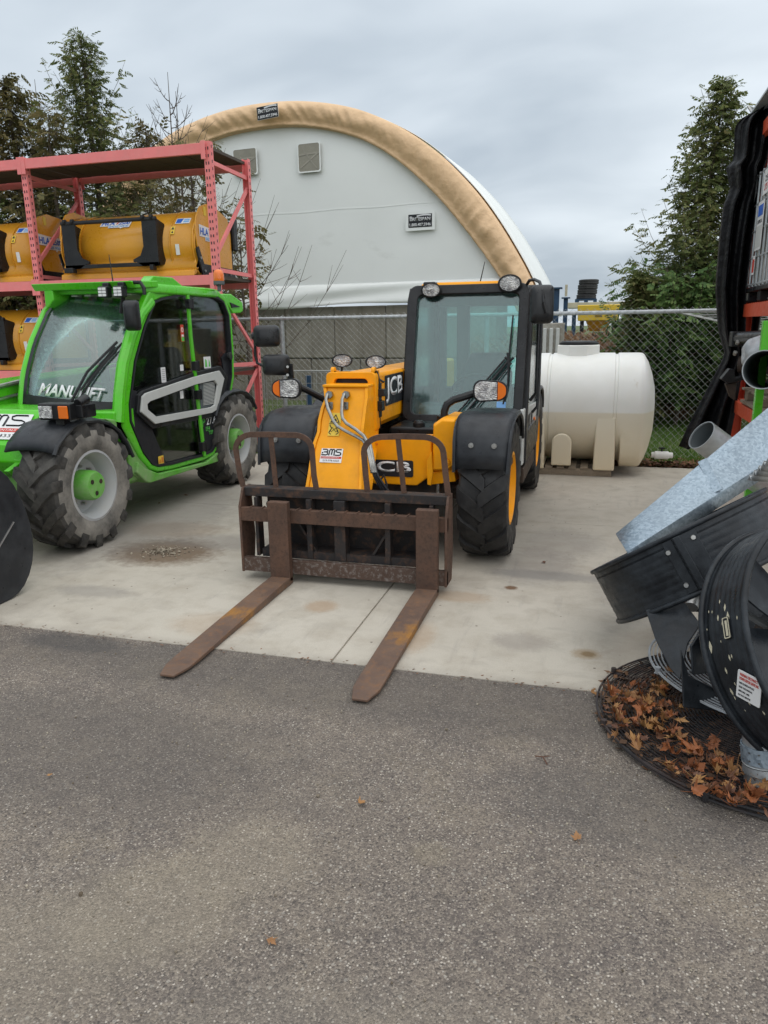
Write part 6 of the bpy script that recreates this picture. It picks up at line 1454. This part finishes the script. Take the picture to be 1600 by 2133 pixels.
# wire guards
def guard(C,Rr,step,r,tilt,mt,label,dome=.03,r0=.14):
    o=thing('fan_guard',(C[0],C[1],0),label,'fan guard'); m=Matrix.Translation(C)@Matrix.Rotation(tilt[0],4,'X')@Matrix.Rotation(tilt[1],4,'Y'); b=MB(); q=r0
    def zz(t): return dome*(1-(t/Rr)**2)
    while q<Rr-.001:
        b.tube([m@V((q*math.cos(2*PI*i/64),q*math.sin(2*PI*i/64),zz(q))) for i in range(64)],r,4,closed=True); q+=step
    b.build('rings',M[mt],o,smooth=60)
    b=MB(); b.tube([m@V((Rr*math.cos(2*PI*i/64),Rr*math.sin(2*PI*i/64),0)) for i in range(64)],r*1.8,5,closed=True)
    for k in range(8):
        a=2*PI*k/8+.3; b.tube([m@V((q_*math.cos(a),q_*math.sin(a),zz(q_)-r*2)) for q_ in (.05,Rr*.5,Rr+.015)],r*1.5,5)
        p=m@V((Rr*math.cos(a),Rr*math.sin(a),.0)); b.cyl(p+V((0,0,-.01)),p+V((0,0,.02)),.012,n=8)
    b.build('spokes',M[mt],o,smooth=60)
    b=MB(); b.lathe([(.0,dome+.004),(r0*.8,dome+.003),(r0*.8,dome-.003)],m,24); b.build('centre_plate',M[mt],o)
    return o
guard((.72,3.03,.022),.648,.0145,.0028,(0.0,.0),'wiredark','large dark wire fan guard flat on the ground, covered with brown leaves')
guard((.86,3.36,.085),.56,.0175,.0034,(-.02,.045),'wiregrey','grey wire fan guard lying on top of the darker leaf covered guard')
guard((.735,3.01,.008),.64,.021,.0028,(.0,.0),'wiredark','bottom dark wire fan guard mostly hidden under the leafy one',.004)
# small pipe with collar bottom right
c=px(1590,1625,z=.03); o=thing('pipe_stub',(c.x,c.y,0),'short galvanized pipe stub with a riveted collar at the lower right edge','pipe')
ti=V((-.10,.12,1)).normalized(); mm_=frame(c,ti.orthogonal(),ti.cross(ti.orthogonal()))
b=MB(); b.lathe([(.060,0),(.064,0),(.064,.03),(.068,.034),(.064,.06),(.068,.066),(.064,.07),(.064,.22),(.060,.22),(.060,0)],mm_,32); b.build('tube',M['galvpipe'],o,smooth=40)
b=MB(); b.lathe([(.066,.075),(.070,.075),(.070,.135),(.066,.135)],mm_,32); cl_=b.build('collar',M['galv'],o,smooth=40)
b=MB()
for i in range(14):
    a=2*PI*i/14
    for z in (.09,.12): p=mm_@V((.0705*math.cos(a),.0705*math.sin(a),z)); b.cyl(p,p+(p-mm_@V((0,0,z))).normalized()*.003,.003,n=6)
b.build('rivets',M['chrome'],cl_)
# ---------------------------------------------------------------- fallen leaves
def maple(seed):
    r=random.Random(seed); b=MB(); lob=[]; 
    K=[(90,1.0),(72,.62),(62,.66),(50,.42),(38,.86),(24,.55),(14,.58),(2,.36),(-14,.55),(-30,.32),(-60,.26),(-88,.10)]
    pts=[(a,q) for a,q in K]+[(180-a,q) for a,q in K[::-1]][:-0 or None]
    pts=K+[(180-a,q) for a,q in reversed(K[1:])]
    loop=[]
    for a,q in pts:
        a2=rad(a+r.uniform(-5,5)); q2=q*r.uniform(.88,1.1)*.5; loop.append((q2*math.cos(a2),q2*math.sin(a2)))
    c1,c2,fx=r.uniform(-.9,1.4),r.uniform(-.6,1.2),r.uniform(0,PI)
    def z(x,y): 
        u=x*math.cos(fx)+y*math.sin(fx); v=-x*math.sin(fx)+y*math.cos(fx); return c1*u*u+c2*v*v+.5*abs(u)*r.choice((.3,.5))+.06*math.sin(9*x+seed)*math.cos(8*y)
    cen_=b.vs([(0,0,0)])[0]; rings=[cen_]
    inner=[b.b.verts.new((x*.5,y*.5,z(x*.5,y*.5))) for x,y in loop]; outer=[b.b.verts.new((x,y,z(x,y))) for x,y in loop]; n=len(loop)
    for i in range(n):
        j=(i+1)%n; b.f([cen_,inner[i],inner[j]]); b.f([inner[i],outer[i],outer[j],inner[j]])
    b.tube([(0,-.04,0),(.01,-.25,.03),(.03,-.5,.08)],.008,4)
    me=bpy.data.meshes.new('maple_leaf'); b.b.to_mesh(me); b.b.free(); me.shade_smooth(); return me
LM=[[],[],[]]
for k in range(3):
    for i in range(5):
        me=maple(10*k+i); me.materials.append(M[('leaf_o','leaf_t','leaf_d')[k]]); LM[k].append(me)
def leafobj(loc,s,k,label,group=None,rot=None):
    o=bpy.data.objects.new('maple_leaf',R.choice(LM[k])); COL.objects.link(o); o.location=loc; o.scale=(s*R.choice((R.uniform(.25,.5),R.uniform(.5,1.05),R.uniform(.7,1.05))),s*R.uniform(.7,1.05),s*R.uniform(.9,2.4)) if group else (s,s,s)
    o.rotation_euler=rot or (R.gauss(0,.35),R.gauss(0,.35),R.uniform(0,6.28)); tag(o,label,'leaf',group); return o
b=MB()
for i in range(2600):
    q=.64*math.sqrt(R.random()); a=R.uniform(0,6.28); x,y=.72+q*math.cos(a),3.03+q*math.sin(a); s_=R.uniform(.02,.055); a=R.uniform(0,6.28)
    b.leaf((x,y,R.uniform(-.002,.034)),(math.cos(a),math.sin(a),R.uniform(-.25,.3)),(R.gauss(0,.4),R.gauss(0,.4),1),s_,s_*.6)
lm=NT('leaf_crumble'); q=lm.n('NewGeometry').outputs['Random Per Island']; M['crumble']=lm.out(lm.bsdf(Base_Color=lm.mix(q,(.040,.024,.016),(.17,.085,.04)),Roughness=.8))
tag(b.build('leaf_crumbs',M['crumble'],smooth=0),'crumbled dark brown leaf fragments caught between the guard wires','leaf litter',kind='stuff')
GL='brown maple leaf among those strewn over the dark wire fan guards'
GG='leaves on the fan guards'
def putleaf(u,v,sp,z=.06,s=None,k=None,lab=GL,grp=GG,rot=None):
    p=px(u+R.gauss(0,sp),v+R.gauss(0,sp),z=z+R.uniform(-.012,.02)); return leafobj(p,s or R.uniform(.06,.11),R.choice((0,0,0,1,1,2,2)) if k is None else k,lab,grp,rot)
for (u,v,n,sp) in ((1275,1455,8,14),(1300,1450,7,14),(1340,1440,14,16),(1365,1475,20,18),(1345,1500,14,16),(1390,1500,12,18),(1400,1540,12,18),(1440,1570,13,18),(1480,1590,13,18),(1520,1610,12,18),(1555,1620,6,16),(1460,1560,5,16),(1420,1600,3,12),(1530,1655,4,12),(1570,1665,3,8),(1300,1490,4,14),(1500,1640,4,12),(1360,1420,4,12),(1330,1545,6,12),(1400,1590,7,12),(1460,1625,7,12),(1540,1660,7,10),(1585,1672,4,8),(1290,1500,5,10)):
    for i in range(n): putleaf(u,v,sp)
putleaf(1396,1557,0,.085,.135,0,'large orange brown maple leaf, the biggest on the fan guards',GG,(.1,-.1,2.3))
putleaf(1402,1397,0,.115,.10,1,'tan maple leaf lying alone on the grey wire guard beside the propeller',None,(.15,.2,.8))
putleaf(1278,1450,0,.07,.12,0,'upturned orange brown maple leaf on the left part of the fan guards',GG,(.5,-.4,1.0))
putleaf(1234,1442,0,.02,.06,1,'small tan leaf at the corner where concrete meets the fan guards',None)
for u,v,s,k,z,lab in ((1135,1170,.055,2,.006,'small dark curled leaf on the concrete right of the yellow machine'),(385,1031,.07,2,.006,'reddish brown leaf on the concrete between the two machines'),(332,1048,.04,2,.006,'tiny dark leaf on the concrete near the green machine'),(105,1614,.035,1,.002,'tiny tan leaf scrap on the asphalt at the far left'),(751,1672,.055,1,.002,'small tan leaf on the asphalt in the middle foreground'),(1203,1746,.055,1,.002,'small tan leaf on the asphalt in the right foreground'),(563,1957,.05,1,.002,'tan leaf stem on the asphalt near the bottom edge'),(1002,972,.05,2,.004,'dark leaf on the concrete edge by the white tank')):
    leafobj(px(u,v,z=z+.004),s,k,lab,None,(R.gauss(0,.2),R.gauss(0,.2),R.uniform(0,6)))
b=MB(); a=px(1115,1575,z=.002); c=px(1140,1592,z=.002); b.tube([a,a.lerp(c,.4)+V((.01,.01,.006)),c],.0025,5); b.tube([a.lerp(c,.4)+V((.01,.01,.006)),a.lerp(c,.7)+V((.02,.03,.01))],.0018,4); tag(b.build('twig',M['leaf_d'],None,loc=a),'thin reddish twig lying on the asphalt right of the forks','twig')
b=MB()
for i in range(1500):
    x=R.uniform(-.05,1.35); y=8.86+abs(R.gauss(0,.17)); s=R.uniform(.03,.07); a=R.uniform(0,6.28); z=R.uniform(-.03,.05)
    b.leaf((x,y,z),(math.cos(a),math.sin(a),R.uniform(-.3,.4)),(R.gauss(0,.4),R.gauss(0,.4),1),s,s*.7)
lm=NT('leaf_litter'); q=lm.n('NewGeometry').outputs['Random Per Island']; M['litter']=lm.out(lm.bsdf(Base_Color=lm.mix(q,(.055,.026,.014),(.22,.095,.04)),Roughness=.8))
tag(b.build('leaf_litter',M['litter'],smooth=0),'wet brown leaf litter along the back edge of the concrete','leaf litter',kind='stuff')
# grit and grass crumbs along the concrete edge
b=MB()
for i in range(260):
    x=R.uniform(-4,.6); y=3.16+R.gauss(0,.02); s=R.uniform(.006,.02); a=R.gauss(0,.6); b.leaf((x,y,.0),(math.cos(a),math.sin(a),.15),(0,0,1),s,s*.5)
tag(b.build('crumbs',M['litter'],smooth=0),'leaf crumbs and dirt along the joint of concrete and asphalt','debris',kind='stuff')
# ---------------------------------------------------------------- trees
def limbpts(o,az,L,rise,droop,n=6):
    pts=[]
    for i in range(n):
        t=i/(n-1); pts.append(o+V((math.cos(az)*L*t,math.sin(az)*L*t,L*(rise*t*t-droop*t*(1-t)*2))))
    return pts
def cedar(base,H,W,label,m='thuja',seed=0,dens=1.,top=.75,bot=.06,lean=(0,0),bare=.0,leafs=.12):
    r=random.Random(seed); base=V(base); o=thing('cedar_tree',base,label,'tree'); tp_=base+V((lean[0],lean[1],H))
    tr=MB(); st=[base.lerp(tp_,t)+V((r.gauss(0,.03)*H*.1,r.gauss(0,.03)*H*.1,0)) for t in (0,.2,.4,.6,.8,.92,1)]
    tr.tube(st,[.016*H,.014*H,.011*H,.008*H,.005*H,.003*H,.001*H],7); cr=MB(); n=int(300*dens); stems=MB()
    for i in range(n):
        t=bot+(1-bot)*(i+r.random())/n; tt=1-t
        L=W*(tt**top*(1-.12*(t<.12))+.02)*(r.uniform(.45,1.0) if r.random()<.8 else r.uniform(1.0,1.28)); az=i*2.39996+r.gauss(0,.3); og_=base.lerp(tp_,t)
        P=limbpts(og_,az,L,r.uniform(.35,.75)+.5*t,r.uniform(.05,.35)); 
        stems.tube(P,[max(.003,.010*L),max(.003,.008*L),.006*max(L,.5),.005*max(L,.4),.004,.002],4)
        ns=max(4,int(L*19*dens**.3*(.12/leafs)**1.5))
        if r.random()<bare: ns=max(1,ns//5)
        for k in range(ns):
            u=.22+.78*(k+r.random())/ns; q=u*5; a=min(int(q),4); p=P[a].lerp(P[a+1],q-a)+V((r.gauss(0,.05),r.gauss(0,.05),r.gauss(0,.04)))
            d0=V((math.cos(az+r.gauss(0,.9)),math.sin(az+r.gauss(0,.9)),r.uniform(-.75,.45))).normalized(); nn=V((r.gauss(0,.5),r.gauss(0,.5),1)).normalized()
            sd=d0.cross(nn).normalized(); sl=leafs*r.uniform(.7,1.35)
            for j in range(7):
                f=j/6; side=(-1,1)[j%2]; pp_=p+d0*(sl*1.3*f); dd=(d0*(.75)+sd*side*(.75-.4*f)+V((0,0,-.25))).normalized(); cr.leaf(pp_,dd,nn,sl*r.uniform(.5,.9)*(1.1-.4*f),sl*.36)
    tr_o=tr.build('trunk',M['bark'],o,smooth=60); stems.build('branches',M['bark'],o,smooth=0); cr.build('crown',M[m],o,smooth=0)
    return o
def bx(u,y): return px(u,700,y=y).x
def place(u_apex,v_apex,u_base,y,W,label,**k):
    a=px(u_apex,v_apex,y=y); xb=k.pop('xb',None); xb=px(u_base,v_apex,y=y).x if xb is None else xb
    return cedar((xb,y,-.05),a.z+.05,W,label,lean=(a.x-xb,0),**k)
place(165,72,172,12.6,1.6,'tall dense cedar with a pointed top behind the pink rack',seed=3,dens=1.25,top=.62,leafs=.088)
place(8,165,20,12.0,1.5,'cedar cut by the left photo edge behind the pink rack',seed=5,m='thuja_b',dens=1.2,top=.6)
place(98,235,95,11.4,1.25,'thin bronzed cedar with bare upper twigs left of the tall cedar',seed=8,m='thuja_b',dens=.8,bare=.55,top=.7)
place(300,262,300,12.2,1.15,'sparse bronzed cedar beside the building left of the bare sapling',seed=11,m='thuja_b',dens=.75,bare=.3,top=.55)
place(395,310,392,11.2,1.4,'loose open cedar branching across the white building front',seed=14,m='thuja_b',dens=.42,bare=.25,top=.45,bot=.2)
place(1508,166,1475,13.4,1.28,'tall pointed cedar beyond the fence by the black tarp',seed=21,leafs=.09,dens=1.5,top=.72,m='thuja')
place(1336,565,1352,12.4,.38,'small young cedar at the left foot of the tall right cedar',seed=23,dens=.75,top=.6,m='thuja')
place(1440,600,1430,12.6,1.25,'low bushy green cedar close behind the fence right of the tank',seed=27,dens=1.2,top=.42,m='thuja_g',leafs=.105,bot=.24)
place(1590,560,1570,12.6,1.3,'bushy green cedar behind the black tarp and orange rack',seed=29,dens=.8,top=.45,m='thuja_g',leafs=.12,bot=.22)
place(-60,420,-60,11.2,1.5,'dark cedar low behind the left bay of the pink rack',seed=31,dens=1.,top=.5)
place(200,470,200,11.0,1.3,'bushy dark cedar filling the gap behind the lower rack bay',seed=33,dens=1.,top=.42)
def bare(u,v,y,label,H0=0.,seed=0,spread=.5,n=26):
    r=random.Random(seed); a=px(u,v,y=y); base=V((a.x,y,-.05)); H=a.z; o=thing('bare_tree',base,label,'tree'); b=MB(); s=MB()
    b.tube([base,base+V((.02,0,H*.4)),base+V((-.02,0,H*.75)),V((a.x,y,H))],[.035,.026,.014,.004],6)
    for i in range(n):
        t=.35+.6*i/n; L=H*spread*(1-t)*r.uniform(.6,1.1)+.12; az=i*2.4+r.gauss(0,.3); p0=base+V((0,0,H*t)); P=limbpts(p0,az,L,.9+r.uniform(0,.5),.0); s.tube(P,[.009,.008,.006,.005,.004,.0025],4)
        for k in range(6):
            q=P[2+k%3]; dd=V((math.cos(az+r.gauss(0,1)),math.sin(az+r.gauss(0,1)),r.uniform(.3,1.1)))*L*r.uniform(.18,.4); s.tube([q,q+dd*.5+V((0,0,-.01)),q+dd],[.0045,.0035,.002],4)
    b.build('trunk',M['bark'],o,smooth=60); s.build('branches',M['bark'],o,smooth=60); return o
bare(349,150,12.,'slender bare sapling standing before the left end of the building',seed=2,spread=.42,n=34)
bare(366,190,12.4,'second thinner bare sapling just right of the slender one',seed=4,spread=.3,n=24)
bare(500,470,11.,'low bare twiggy shrub in front of the white building wall',seed=6,spread=.75,n=22)
bare(72,165,12.8,'thin bare sapling between the left cedars',seed=9,spread=.25,n=20)
